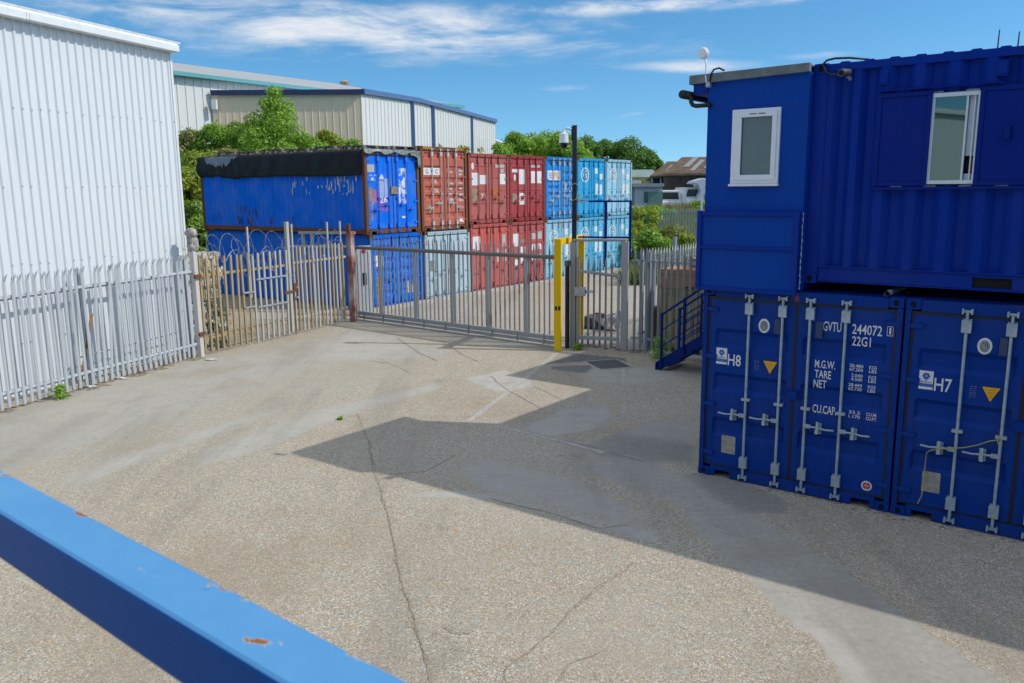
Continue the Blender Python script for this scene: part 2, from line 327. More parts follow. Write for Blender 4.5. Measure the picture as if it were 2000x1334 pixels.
    n.links.new(col, b.inputs['Base Color'])
    hgt = mth(n, 'ADD', mth(n, 'MULTIPLY', mth(n, 'SUBTRACT', 1.0, d1), mth(n, 'SUBTRACT', 1.0, f)), mth(n, 'MULTIPLY', mid, 1.5))
    bump(n, b, hgt, .55, .008)
    me.materials.append(m)
    o = put('yard', me); tag(o, kind='structure'); return o
make_yard()
def smooth01(x): x = np.clip(x, 0, 1); return x * x * (3 - 2 * x)
FRO = Vector((-1.52, 30.716, 0)); FA = .9285; FT = Vector((math.cos(FA), math.sin(FA), 0)); FN = Vector((-FT.y, FT.x, 0))
def bank_h(x, y):
    rx, ry = x - FRO.x, y - FRO.y; d = rx * FN.x + ry * FN.y; s = rx * FT.x + ry * FT.y
    return 5.0 * smooth01((d - 10.0) / 11.0) + .0 * s
def field_h(x, y): return 2.5 * smooth01((y - 33) / 42) * smooth01((x - 3.5) / 4.0)
def terrain(name, xs, ys, fn, mat, mask=None):
    X, Y = np.meshgrid(xs, ys); Z = fn(X, Y); idx = np.arange(X.size).reshape(X.shape)
    vs = np.column_stack([X.ravel(), Y.ravel(), Z.ravel()])
    q = np.stack([idx[:-1, :-1], idx[:-1, 1:], idx[1:, 1:], idx[1:, :-1]], -1).reshape(-1, 4)
    if mask is not None:
        cxy = vs[q].mean(1); q = q[mask(cxy[:, 0], cxy[:, 1])]
    me = bpy.data.meshes.new(name); me.from_pydata(vs.tolist(), [], q.tolist()); me.materials.append(mat); me.shade_smooth()
    return tag(put(name, me), kind='structure')
EARTH = plain('grassy earth', (.075, .085, .035), .95, 0, .4, 1.2, .1, .5)
g_ = MB(); g_.add([(-900, -900, -.03), (900, -900, -.03), (900, 900, -.03), (-900, 900, -.03)], [(0, 1, 2, 3)])
tag(g_.build('ground', EARTH), kind='structure')
bd = lambda x, y: (x - FRO.x) * FN.x + (y - FRO.y) * FN.y
terrain('bank', np.arange(-75, 60, 1.0), np.arange(24, 150, 1.0), lambda x, y: bank_h(x, y) - .05, EARTH, lambda x, y: (bd(x, y) > 9.4) & (bd(x, y) < 60))
terrain('field', np.arange(3.0, 70, 1.0), np.arange(30, 130, 1.0), lambda x, y: field_h(x, y) - .02, EARTH, lambda x, y: bd(x, y) < -2.0 + .0 * x)
# cracks, worn lines, manhole
def ribbon(mb, pts, wid, z, jit=0.0, step=.08):
    P = [gp(*p) for p in pts]; Q = []
    for a, b in zip(P, P[1:]):
        n = max(1, int((b - a).length / step))
        Q += [a.lerp(b, i / n) for i in range(n)]
    Q.append(P[-1]); k = len(Q); vs = []; off = 0; wk = 1.0
    for i, p in enumerate(Q):
        d = (Q[min(i + 1, k - 1)] - Q[max(i - 1, 0)]).normalized(); s = Vector((-d.y, d.x, 0)); off = off * .8 + rnd.uniform(-1, 1) * jit
        wk = max(.12, min(1.8, wk * .75 + .25 * rnd.uniform(-.6, 2.4))); ww = wid * wk if jit else wid
        if i in (0, k - 1) and jit: ww *= .1
        c = p + s * off; vs += [(*(c + s * ww / 2)[:2], z), (*(c - s * ww / 2)[:2], z)]
    mb.add(vs, [(2 * i, 2 * i + 1, 2 * i + 3, 2 * i + 2) for i in range(k - 1)])
CRACK = plain('crack grit', (.245, .21, .16), .95, 0, .3, 30)
SEAL = plain('crack edge sand', (.34, .285, .215), .95, 0, .3, 20)
cr = MB(); se = MB()
for pts, wd in [([(700, 808), (722, 870), (735, 925), (757, 1010), (775, 1095), (800, 1190), (822, 1260), (842, 1334)], .022), ([(735, 927), (790, 924), (835, 920), (890, 890)], .018),
                ([(955, 974), (1100, 1010), (1175, 1034)], .016), ([(1175, 1034), (1230, 1025)], .012), ([(985, 1334), (990, 1308), (1060, 1250), (1120, 1190), (1180, 1140), (1240, 1098)], .014),
                ([(775, 660), (820, 690), (855, 706)], .028), ([(880, 675), (905, 695), (935, 707)], .026), ([(720, 705), (760, 710), (800, 728)], .018), ([(958, 735), (985, 758), (1060, 801)], .018),
                ([(1042, 755), (1100, 782)], .016), ([(1090, 1334), (1110, 1300), (1180, 1270)], .01), ([(1050, 850), (1150, 872), (1260, 905)], .018), ([(860, 1225), (900, 1240), (930, 1235)], .01)]:
    ribbon(cr, pts, wd * .30, .009, .010, .05); ribbon(se, pts, wd * 1.6, .0065, .016, .06)
tag(se.build('road_crack_sand', SEAL, fixn=False), kind='structure'); tag(cr.build('road_crack', CRACK, fixn=False), kind='structure')
m, n, b = base_mat('worn line paint', .85); v = N(n, 'ShaderNodeTexCoord').outputs['Object']
n.links.new(mixc(n, ss(n, noise(n, v, 9, 6, .75), .42, .58), (.40, .36, .30), (.50, .47, .42)), b.inputs['Base Color']); LINE = m
ln = MB()
for pts, wd in [([(916, 823), (1000, 760), (1040, 728), (1088, 690)], .11), ([(970, 832), (1030, 846), (1110, 866), (1180, 885)], .10), ([(1215, 705), (1218, 735), (1216, 752)], .09), ([(1216, 790), (1219, 808)], .09)]: ribbon(ln, pts, wd, .007)
tag(ln.build('road_line', LINE, fixn=False), kind='structure')
mh = empty('manhole_cover', gp(1188, 712), .3, 'dark rectangular manhole cover set in the shaded concrete near the pedestrian gate', 'manhole')
mb = MB(); mb.box(-.36, .36, -.42, .42, -.02, .016); mb.build('plate', plain('cast iron', (.10, .09, .08), .6, .3, .3, 20, bmp=.6), mh)
mb = MB()
for a in ((-.42, -.365, -.48, .48), (.365, .42, -.48, .48)): mb.box(*a, -.02, .012)
for a in ((-.365, .365, -.48, -.425), (-.365, .365, .425, .48)): mb.box(*a, -.02, .012)
mb.build('rim', CONC, mh)
# ---------------------------------------------------------------- shipping containers
CACHE = {}
def cached(key, fn):
    if key not in CACHE: CACHE[key] = fn()
    return CACHE[key]
def corr(L_, z0, z1, per, dep, yflip=1):
    """corrugated sheet along x in 0..L_, depth in y (0 = outer face)"""
    mb = MB(); pts = []; x = 0; n = max(1, round(L_ / per)); p = L_ / n
    for i in range(n):
        a = i * p; pts += [(a, 0), (a + .26 * p, 0), (a + .50 * p, dep), (a + .76 * p, dep)]
    pts.append((L_, 0)); t = .004
    k = len(pts); vs = [(x, y, z) for z in (z0, z1) for x, y in pts] + [(x, y + t, z) for z in (z0, z1) for x, y in pts]
    fs = [(i, i + 1, k + i + 1, k + i) for i in range(k - 1)] + [(2 * k + i + 1, 2 * k + i, 3 * k + i, 3 * k + i + 1) for i in range(k - 1)]
    fs += [(i + 1, i, 2 * k + i, 2 * k + i + 1) for i in range(k - 1)] + [(k + i, k + i + 1, 3 * k + i + 1, 3 * k + i) for i in range(k - 1)] + [(0, k, 3 * k, 2 * k), (k - 1, 3 * k - 1, 4 * k - 1, 2 * k - 1)]
    mb.add(vs, fs); return mb
def xf(mb, fn): mb.v = [tuple(fn(Vector(p))) for p in mb.v]; return mb
def leaf_mesh(w_, h, grooves, dep, mat, inset=.07, vseam=()):
    """door leaf 0..w_, 0..h, outer face y=0, pressed-in grooves, 0.045 thick"""
    zs = [0]; inn = [False]
    for zc, hf in sorted(grooves):
        s = min(.055, hf * .6); zs += [zc - hf, zc - hf + s, zc + hf - s, zc + hf]
    zs.append(h); zs = sorted(zs)
    xs = [0, inset, inset + .03, w_ - inset - .03, w_ - inset, w_]
    def y(x, z):
        if x < inset + .02 or x > w_ - inset - .02: return 0
        for zc, hf in grooves:
            s = min(.055, hf * .6)
            if zc - hf + s - 1e-6 <= z <= zc + hf - s + 1e-6: return dep
        return 0
    mb = MB(); vs = [(x, y(x, z), z) for z in zs for x in xs]; nx = len(xs)
    fs = [(j * nx + i, j * nx + i + 1, (j + 1) * nx + i + 1, (j + 1) * nx + i) for j in range(len(zs) - 1) for i in range(nx - 1)]
    mb.add(vs, fs)
    T = .05; mb.add([(0, 0, 0), (w_, 0, 0), (w_, 0, h), (0, 0, h), (0, T, 0), (w_, T, 0), (w_, T, h), (0, T, h)], [(0, 4, 5, 1), (1, 5, 6, 2), (2, 6, 7, 3), (3, 7, 4, 0), (5, 4, 7, 6)])
    for x in vseam: mb.box(x - .012, x + .012, -.006, .001, .02, h - .02)
    return mb.mesh('door', mat, fixn=False)
def casting_mesh(front=True):
    """corner casting with an oval hole in its front and its left side; origin at its outer front lower corner, x right"""
    mb = MB(); W_, D_, H_ = .162, .178, .118
    mb.box(0, W_, .012, D_, 0, H_)
    n = 16; hole = []; outer = []
    for i in range(n):
        a = 2 * math.pi * (i + .5) / n; c, s_ = math.cos(a), math.sin(a)
        hole.append((W_ / 2 + .031 * c, H_ / 2 + .038 * s_)); k = 1 / max(abs(c), abs(s_)); outer.append((W_ / 2 + W_ / 2 * c * k, H_ / 2 + H_ / 2 * s_ * k))
    vs = [(x, -.004, z) for x, z in outer] + [(x, -.004, z) for x, z in hole] + [(x, .0115, z) for x, z in hole] + [(x, .012, z) for x, z in outer]
    mb.add(vs, [(i, (i + 1) % n, n + (i + 1) % n, n + i) for i in range(n)] + [(n + i, n + (i + 1) % n, 2 * n + (i + 1) % n, 2 * n + i) for i in range(n)] + [(i, 3 * n + i, 3 * n + (i + 1) % n, (i + 1) % n) for i in range(n)])
    mb.cur = 1; mb.add([(x, .0113, z) for x, z in hole], [tuple(range(n))])
    return mb
STY = {'three': ([(.53, .13), (1.14, .13), (1.73, .13)], .042), 'flat': ([], 0), 'six': ([(.30, .10), (.86, .09), (1.12, .09), (1.38, .09), (1.72, .10), (2.12, .10)], .045),
       'lines': ([(.55, .022), (1.02, .022), (1.50, .022), (1.92, .022)], .02), 'five': ([(.35, .10), (.75, .10), (1.12, .10), (1.5, .10), (1.95, .09)], .04)}
def container(name, label, loc, rz, W, Lc, H, style, paintm, framem, barm, group=None, near=False, sides='both', bars=None, castm=None, cat='shipping container', roofm=None, nohandle=False):
    root = empty(name, loc, rz, label, cat, group); castm = castm or framem
    pw = .06 if near else .11; hd = .135; sl_ = .155
    key = (round(W, 2), round(Lc, 2), round(H, 2), near)
    def fr():
        mb = MB()
        for x in (0, W - pw):
            x0, x1 = x, x + pw
            mb.box(x0, x1, 0, .14, .118, H - .118); mb.box(x0, x1, Lc - .12, Lc, .118, H - .118)
        mb.box(.162, W - .162, .004, .10, H - hd, H - .008); mb.box(.162, W - .162, Lc - .08, Lc - .004, H - .12, H - .01); mb.box(.162, W - .162, Lc - .08, Lc - .004, .01, .15)
        # sill with two forklift notches beside the castings
        mb.box(.44, W - .44, .004, .12, .012, sl_); mb.box(.162, .44, .004, .12, .10, sl_); mb.box(W - .44, W - .162, .004, .12, .10, sl_); mb.box(.162, .22, .006, .11, .012, .10); mb.box(W - .22, W - .162, .006, .11, .012, .10)
        for x in (.005, W - .065):
            mb.box(x, x + .06, .18, Lc - .18, .02, .17); mb.box(x, x + .06, .18, Lc - .18, H - .075, H - .012)
        return mb.mesh('frame', framem)
    put('frame', cached(('fr',) + key, fr), root, .004 if near else 0, mat=framem)
    cm_ = cached(('cast', near), lambda: casting_mesh().mesh('corner_casting', [castm, HOLE]))
    cmR = cached(('castR', near), lambda: xf(casting_mesh(), lambda p: Vector((.162 - p.x, p.y, p.z))).mesh('corner_casting', [castm, HOLE]))
    for x, me in ((-.004, cm_), (W - .158, cmR)):
        for y_, flip in ((0, 0), (Lc, 1)):
            for z in (0, H - .118):
                o = put('corner_casting', me, root, .003 if near else 0, mat=castm); o.location = (x, y_, z) if not flip else (x + (.162 if 1 else 0), y_, z)
                if flip: o.rotation_euler = (0, 0, math.pi)
    for s in ((0, 1) if sides == 'both' else ((0,) if sides == 'left' else ())):
        def sd():
            mb = corr(Lc - .30, .165, H - .07, .275, .045); return xf(mb, lambda p: Vector((p.y + .012, p.x + .15, p.z))).mesh('side_panel', paintm)
        o = put('side_panel', cached(('side',) + key, sd), root, mat=paintm)
        if s: o.location = (W, Lc, 0); o.rotation_euler = (0, 0, math.pi)
    def rf():
        mb = MB(); n = int((Lc - .3) / .42)
        mb.box(.06, W - .06, .10, Lc - .1, H - .035, H - .02)
        for i in range(n):
            y = .3 + i * (Lc - .5) / n; mb.prism([(y, H - .021), (y + .03, H - .008), (y + .16, H - .008), (y + .19, H - .021)], .12, W - .12, 'x')
        return mb.mesh('roof', paintm)
    put('roof', cached(('roof',) + key, rf), root, mat=roofm or paintm)
    def en(): return xf(corr(W - .24, .15, H - .12, .26, .04), lambda p: Vector((p.x + .12, Lc - .02 - p.y, p.z))).mesh('end_panel', paintm)
    put('end_panel', cached(('end',) + key, en), root, mat=paintm)
    # doors
    dw = (W - 2 * pw - .095) / 2; dh = H - hd - sl_ - .055; z0 = sl_ + .02; k = dh / 2.24
    gr, dep = STY[style]; gr = [(a * k, b * k) for a, b in gr]
    lm = cached(('leaf', style) + key, lambda: leaf_mesh(dw, dh, gr, dep, paintm, vseam=(dw * .33, dw * .66) if style == 'flat' and not near else ()))
    doors = []
    for s in (0, 1):
        dx = pw + .03 + s * (dw + .035); d = put('door', lm, root, mat=paintm); d.location = (dx, .03, z0); doors.append(d)
        def gk(): mb = MB(); a_, b2 = (.029, .016) if s == 0 else (.016, .029); mb.box(-a_, -.001, -.006, .04, -.018, dh + .033); mb.box(dw + .001, dw + b2, -.006, .04, -.018, dh + .033); mb.box(-.001, dw + .001, -.006, .04, -.018, -.001); mb.box(-.001, dw + .001, -.006, .04, dh + .001, dh + .033); return mb.mesh('gasket', BLACK)
        g = put('gasket', cached(('gask', s) + key, gk), d)
        bx = (bars[s] if bars else ((dw * .40, dw * .83) if s == 0 else (dw * .15, dw * .55)))
        for j, x in enumerate(bx):
            xx = x - dx if bars else x
            def bar():
                mb = MB(); top = H - .09 - z0; bot = .08 - z0; r = .017 if near else .019; n_ = 10 if near else 6
                mb.tube([(0, -.045, bot), (0, -.045, top)], r, n_)
                for z, hh in ((.02, .16), (dh - .17, .16)): mb.box(-.045, -.019, -.03, -.001, z, z + hh); mb.box(.019, .045, -.03, -.001, z, z + hh); mb.box(-.05, .05, -.07, -.03, z + .01, z + hh - .01)
                for z in (dh * .42, ): mb.box(-.055, .055, -.065, -.0, z, z + .035)
                for z in (top - .02, bot - .02): mb.box(-.05, .05, -.058, -.03, z, z + .03); mb.box(-.055, -.035, -.075, -.02, z - .015, z + .045); mb.box(.035, .055, -.075, -.02, z - .015, z + .045)
                return mb.mesh('locking_bar', barm)
            o = put('locking_bar', cached(('bar',) + key, bar), d, .003 if near else 0, mat=barm); o.location = (xx, 0, 0)
            if nohandle: continue
            def hnd():
                mb = MB(); z = .745 if near else .62; y = -.055
                mb.bar((0, y, z), (.08, y, z), .03, .05); mb.tube([(.06, y - .01, z), (.17, y - .012, z), (.26, y - .012, z - .012), (.36, y - .012, z - .005)], [.014, .013, .012, .013], 8)
                mb.box(.145, .185, -.10, -.0, z - .075, z - .02); mb.box(.150, .180, -.085, -.055, z - .06, z + .075); mb.box(.13, .20, -.012, .0, z - .09, z + .05)
                return mb.mesh('handle', barm)
            o = put('handle', cached(('hnd', near), hnd), d, .002 if near else 0, mat=barm); o.location = (xx, 0, 0); o.scale = (-1 if s == 0 else 1, 1, 1)
            if not near: o.location.z = (0, .16)[(j + s) % 2]
        def hg(): mb = MB(); mb.box(-.075, .11, -.028, -.001, 0, .05); mb.tube([(-.05, -.028, -.02), (-.05, -.028, .07)], .016, 8); return mb.mesh('hinge', paintm)
        for z in (dh * .06, dh * .36, dh * .65, dh * .93):
            o = put('hinge', cached(('hng', near), hg), d, mat=paintm); o.location = (0 if s == 0 else dw, 0, z); o.scale = (1 if s == 0 else -1, 1, 1)
    root['_dz'] = z0; return root, doors
def decal(door, fn, name='marking', mat=None):
    """flat sticker or stencil on a door: fn draws in the container's own x,z"""
    mb = MB(); fn(mb); o = door.location; mb.v = [(p[0] - o.x, p[1], p[2] - o.z) for p in mb.v]
    return mb.build(name, mat or WHITE, door, fixn=False)
def rect(mb, x0, x1, z0, z1, y=-.004): mb.add([(x0, y, z0), (x1, y, z0), (x1, y, z1), (x0, y, z1)], [(0, 1, 2, 3)])
# --- near containers with the site office on top
O1 = Vector((2.5413, 10.7987, 0)); A1 = -.6483
T1 = Vector((math.cos(A1), math.sin(A1), 0)); N1 = Vector((-T1.y, T1.x, 0))
def nc(t, n_, z=0): return O1 + T1 * t + N1 * n_ + Vector((0, 0, z))
LOGO = plain('logo blue', (.03, .12, .45), .5, var=.05); SIGNY = plain('warning yellow', (.80, .42, .01), .45, var=.06); PLATE = plain('bare alloy plate', (.34, .33, .29), .5, .3, .2, 14)
VENT = paint('vent blue grey', (.05, .08, .16), .5, 0, .2, .1); REDS = plain('sticker red', (.55, .02, .03), .5, var=.05); GREYTX = plain('grey print', (.16, .20, .33), .6)
h8, dr8 = container('shipping_container', 'dark blue container marked H8 and 244072, directly under the cabin with the small window', O1, A1, 2.438, 6.058, 2.591, 'three', NAVY, NAVYF, GALVB, 'near blue containers under the site office', True, bars=((.63, 1.06), (1.40, 1.82)))
h7, dr7 = container('shipping_container', 'dark blue container marked H7 with a yellow cord on its bars, under the office window', nc(2.463, 0), A1, 2.438, 6.058, 2.591, 'three', NAVY, NAVYF, GALVB, 'near blue containers under the site office', True, bars=((.63, 1.06), (1.40, 1.82)))
for k_, lb in ((2, 'dark blue container standing next after the one marked H7'), (3, 'dark blue container second after the one marked H7'), (4, 'dark blue container at the far end of the row under the office')):
    container('shipping_container', lb, nc(2.463 * k_, 0), A1, 2.438, 6.058, 2.591, 'three', NAVY, NAVYF, GALVB, 'near blue containers under the site office', True, bars=((.63, 1.06), (1.40, 1.82)))
def badge(x, z):
    def f(mb):
        mb.disc((x, z), (.072, .092), -.004, 28)
        mb.cur = 1; mb.disc((x, z), (.050, .066), -.0052, 24, .86); mb.disc((x, z), (.038, .052), -.0052, 20, .72)
        for a in (-.022, -.006, .010, .024): mb.bar((x + a, -.0055, z - .032), (x + a * .6 + .004, -.0055, z + .034), .006, .001, (0, 1, 0))
        for a in (-.022, .004, .026): mb.bar((x - .028, -.006, z + a), (x + .028, -.006, z + a * .7), .005, .001, (0, 1, 0))
    return f
def front_marks(d, num):
    decal(d[0], badge(.816, 2.123), 'round_badge', [WHITE, plain('badge grey', (.10, .12, .13), .6)][0]).data.materials.append(MATS['badge grey'])
    def logo(mb):
        rect(mb, .190, .338, 1.63, 1.778); rect(mb, .190, .338, 1.562, 1.592)
        mb.cur = 1; rect(mb, .190, .338, 1.594, 1.628)
        for a in range(6):
            c = (.264 + .024 * math.cos(a * 1.047), 1.718 + .024 * math.sin(a * 1.047)); mb.disc(c, .017, -.0052, 10)
        mb.bar((.264, -.0052, 1.655), (.264, -.0052, 1.70), .012, .001, (0, 1, 0)); rect(mb, .205, .323, 1.643, 1.651, -.0052)
    o = decal(d[0], logo, 'company_sticker'); o.data.materials.append(LOGO)
    decal(d[0], lambda mb: text_mb(mb, num, .352, 1.555, .178, .155, -.004), 'unit_number')
    def tri(mb): mb.add([(.828, -.004, 1.672), (1.005, -.004, 1.672), (.916, -.004, 1.510)], [(0, 2, 1)])
    def tri2(mb):
        mb.add([(.818, -.003, 1.678), (1.015, -.003, 1.678), (.916, -.003, 1.496)], [(0, 2, 1)])
    decal(d[0], tri2, 'warning_triangle_edge', BLACK); o = decal(d[0], tri, 'warning_triangle', SIGNY)
    def trt(mb):
        for i, (a, b_) in enumerate(((.870, .962), (.880, .952), (.893, .938), (.903, .928))): rect(mb, a, b_, 1.637 - i * .026, 1.643 - i * .026, -.005)
    decal(d[0], trt, 'warning_print', plain('triangle print', (.35, .18, .01), .6))
    def sm(mb):
        for i in range(6):
            for a, b_ in ((.712, .742), (.752, .775)): rect(mb, a, b_ - .006 * (i % 3), 1.655 - i * .024, 1.663 - i * .024)
    decal(d[0], sm, 'small_print', GREYTX)
    def pl_(mb): mb.prism([(.307, .352), (.50, .352), (.50, .585), (.488, .597), (.32, .597), (.307, .585)], -.006, -.001)
    decal(d[0], pl_, 'data_plate', PLATE)
    for dd, x in ((d[0], .96), (d[1], 1.475)):
        def vt(mb):
            mb.box(x, x + .075, -.045, -.001, 2.04, 2.20)
            mb.prism([(-.045, 2.20), (-.02, 2.235), (-.001, 2.235), (-.001, 2.20)], x, x + .075, 'x')
        decal(dd, vt, 'vent', VENT)
    def keep(mb): mb.box(1.165, 1.285, -.05, -.004, 1.23, 1.33); mb.box(1.15, 1.30, -.012, -.003, 1.31, 1.345)
    decal(d[1], keep, 'lock_box', NAVYF)
front_marks(dr8, 'H8'); front_marks(dr7, 'H7')
Y = -.004
for s_, x, z, w_, h in [('GVTU', 1.546, 2.130, .215, .118), ('244072', 1.886, 2.125, .335, .122), ('22G1', 1.893, 1.985, .212, .115), ('M.G.W.', 1.474, 1.664, .245, .100), ('TARE', 1.478, 1.538, .198, .100), ('NET', 1.472, 1.415, .155, .100), ('CU.CAP.', 1.476, 1.094, .285, .105)]:
    decal(dr8[1], lambda mb: text_mb(mb, s_, x, z, w_, h, Y), 'stencilled_code')
for i, (a, u_) in enumerate((('30.480', 'KGS'), ('67.200', 'LBS'), ('2.040', 'KGS'), ('4.500', 'LBS'), ('28.440', 'KGS'), ('62.730', 'LBS'), ('33.2', 'CU.M.'), ('1.170', 'CU.FT.'))):
    z = 1.722 - i * .047 - (i // 2) * .024 if i < 6 else 1.148 - (i - 6) * .052; o_ = .025 if len(a) < 6 else 0
    decal(dr8[1], lambda mb: text_mb(mb, a, 1.885 + o_, z, .155 - o_, .040, Y), 'stencilled_weight'); decal(dr8[1], lambda mb: text_mb(mb, u_, 2.108, z, .085 + .04 * (i > 5), .040, Y), 'stencilled_unit')
def chk(mb):
    text_mb(mb, '1', 2.299, 2.158, .020, .078, Y)
    for a in ((2.274, 2.279, 2.138, 2.252), (2.338, 2.343, 2.138, 2.252)): rect(mb, *a, Y)
    rect(mb, 2.281, 2.336, 2.138, 2.145, Y); rect(mb, 2.281, 2.336, 2.245, 2.252, Y)
decal(dr8[1], chk, 'check_digit')
def nosm(mb):
    mb.disc((2.170, .278), .062, -.004, 26); mb.cur = 1; mb.disc((2.170, .278), .046, -.0052, 24); mb.cur = 0
    text_mb(mb, 'chp', 2.138, .266, .066, .030, -.0062); rect(mb, 2.165, 2.172, .236, .258, -.0062); rect(mb, 2.165, 2.172, .302, .320, -.0062)
o = decal(dr8[1], nosm, 'round_sticker'); o.data.materials.append(REDS)
rp = MB(); q = [(2.76, -.065, .21), (2.79, -.02, .30), (2.80, -.03, .50), (2.80, -.02, .70), (2.81, -.055, .84), (2.85, -.10, .885), (2.93, -.10, .92), (3.05, -.08, .945), (3.18, -.06, .97), (3.32, -.06, 1.03), (3.42, -.06, 1.09), (3.50, -.07, 1.12), (3.515, -.06, 1.17), (3.495, -.05, 1.10), (3.52, -.07, 1.05)]
rp.tube(q, .0055, 6); o = rp.build('cord', plain('yellow cord', (.42, .38, .02), .6), None, smooth=True); o.location = O1; o.rotation_euler = (0, 0, A1)
tag(o, 'thin yellow cord hanging from the locking bars of the H7 container', 'cord')
# cabin extension above H8
cb = empty('cabin', nc(0, 0), A1, 'flat blue clad cabin with a small white frosted window, on the H8 container', 'cabin')
mb = MB(); y0 = .02
wx0, wx1, wz0, wz1 = .305, .912, 3.90, 4.806
for a in ((-.04, wx0, 2.60, 5.19), (wx1, 1.2335, 2.60, 5.19)): mb.box(a[0], a[1], y0, y0 + .10, a[2], a[3])
mb.box(wx0, wx1, y0, y0 + .10, 2.60, wz0); mb.box(wx0, wx1, y0, y0 + .10, wz1, 5.19)
mb.box(-.04, .06, y0 + .10, 2.3, 2.60, 5.19); mb.box(.06, 1.2, 2.2, 2.3, 2.60, 5.19); mb.box(1.2, 1.2335, y0 + .10, 2.3, 2.60, 5.19)
mb.build('wall', CABIN, cb)
for z in (4.822, 3.862): mb = MB(); mb.box(-.046, 1.225, y0 - .003, y0 + .001, z, z + .006); mb.build('cladding_joint', plain('dark joint blue', (.0005, .03, .22), .6), cb)  # narrow strips of darker blue along the cladding joints
wn = MB(); f = .10
wn.box(wx0, wx1, -.015, y0 + .03, wz0, wz0 + f); wn.box(wx0, wx1, -.015, y0 + .03, wz1 - .085, wz1)
wn.box(wx0, wx0 + f + .02, -.015, y0 + .03, wz0 + f, wz1 - .085); wn.box(wx1 - f + .015, wx1, -.015, y0 + .03, wz0 + f, wz1 - .085)
wn.box(wx0 - .012, wx1 + .012, -.045, y0, wz0 - .03, wz0 - .001)
wo_ = wn.build('window', UPVC, cb, .006)
mb = MB(); mb.box(wx0 + .045, wx1 - .035, -.030, -.016, wz0 + .045, wz0 + f + .01); mb.box(wx0 + .045, wx1 - .035, -.030, -.016, wz1 - .10, wz1 - .03); mb.box(wx0 + .045, wx0 + f + .03, -.030, -.016, wz0 + f + .01, wz1 - .10); mb.box(wx1 - f + .005, wx1 - .035, -.030, -.016, wz0 + f + .01, wz1 - .10)
mb.build('sash', UPVC, wo_, .004)
mb = MB(); mb.box(wx0 + f + .02, wx1 - f + .015, 0, .02, wz0 + f, wz1 - .085); mb.build('pane', plain('frosted glass', (.10, .17, .185), .10, 0, .05, 2, .5, 0), wo_)
mb = MB(); mb.box(.53, .62, -.0325, -.030, wz1 - .068, wz1 - .058); mb.box(.645, .735, -.0325, -.030, wz1 - .068, wz1 - .058); mb.build('trickle_vent', BLACK, wo_)
FELT = plain('grey roof edge', (.155, .175, .175), .7, 0, .2, 8)
mb = MB(); mb.prism([(-.285, 5.155), (1.232, 5.185), (1.232, 5.285), (-.285, 5.265)], -.03, .05); mb.prism([(-.285, 5.155), (-.255, 5.155), (-.255, 5.265), (-.285, 5.265)], .05, 2.4); mb.prism([(-.255, 5.235), (1.228, 5.255), (1.228, 5.275), (-.255, 5.255)], .05, 2.4); mb.build('roof_edge', FELT, cb, .004)
mb = MB(); mb.box(-.24, -.045, .012, 2.3, 5.03, 5.15); mb.build('soffit', OFFICE, cb)
mb = MB(); mb.tube([(-.36, -.06, 5.04), (-.36, 2.3, 5.04)], .055, 10); mb.tube([(-.25, -.03, 5.01), (-.25, -.03, 4.94), (-.225, -.03, 4.90), (-.18, -.03, 4.885), (-.02, -.03, 4.885), (.0, .015, 4.885)], .028, 10); mb.tube([(-.34, -.03, 5.03), (-.25, -.03, 5.02)], .03, 8); mb.build('gutter', BLACK, cb, smooth=True)
# framed panel at the cabin's foot
fpn = empty('hatch_panel', nc(0, 0), A1, 'blue framed double panel across the foot of the cabin, above the H8 doors', 'panel')
mb = MB()
for a in ((-.095, -.035, 2.545, 3.565), (1.165, 1.225, 2.545, 3.565)): mb.box(a[0], a[1], -.085, -.025, a[2], a[3])
for z in (2.545, 3.085, 3.505): mb.box(-.035, 1.165, -.083, -.027, z, z + (.05 if z != 3.085 else .04))
mb.build('frame', OFFICE, fpn, .005)
mb = MB(); mb.box(-.035, 1.165, -.055, -.035, 2.595, 3.085); mb.build('infill', CABIN, fpn); mb = MB(); mb.box(-.035, 1.165, -.055, -.035, 3.125, 3.505); mb.build('infill', CABIN, fpn)
mb = MB(); mb.tube([(1.252 + .010 * rnd.random(), -.05 + .012 * rnd.random(), 3.55 - i * .028) for i in range(34)], [.0035 + .006 * (i % 3 == 0) for i in range(34)], 5); mb.build('chain', GALV, fpn)
# site office container, long side to the yard
of = empty('site_office', nc(1.235, .1456, 2.690), A1, 'long blue container office with steel shutters, on top of the H8 and H7 containers', 'site office')
LO, WO, HO = 12.192, 2.438, 2.591; lx = lambda t: t - 1.235; lz = lambda z: z - 2.690
mb = MB()
mb.box(0, .165, 0, .12, .118, HO - .118); mb.box(LO - .165, LO, 0, .12, .118, HO - .118); mb.box(0, .165, WO - .12, WO, .118, HO - .118); mb.box(LO - .165, LO, WO - .12, WO, .118, HO - .118)
px0, px1 = lx(3.08), lx(3.46)
mb.box(.165, px0, .03, .10, .035, .20); mb.box(px1, LO - .165, .03, .10, .035, .20); mb.box(px0, px1, .03, .10, .16, .20); mb.box(px0, px1, .03, .10, .035, .05)
mb.box(.165, LO - .165, .005, .10, .20, .215); mb.box(.165, LO - .165, .005, .10, .022, .035)
mb.box(.165, LO - .165, .006, .09, HO - .10, HO - .012); mb.box(.165, LO - .165, WO - .09, WO - .006, HO - .1, HO - .012); mb.box(.165, LO - .165, WO - .09, WO - .006, .03, .2)
mb.build('frame', OFFICE, of, .004)
mb = MB(); mb.box(px0, px1, .055, .10, .05, .16); mb.build('fork_pocket', HOLE, of)
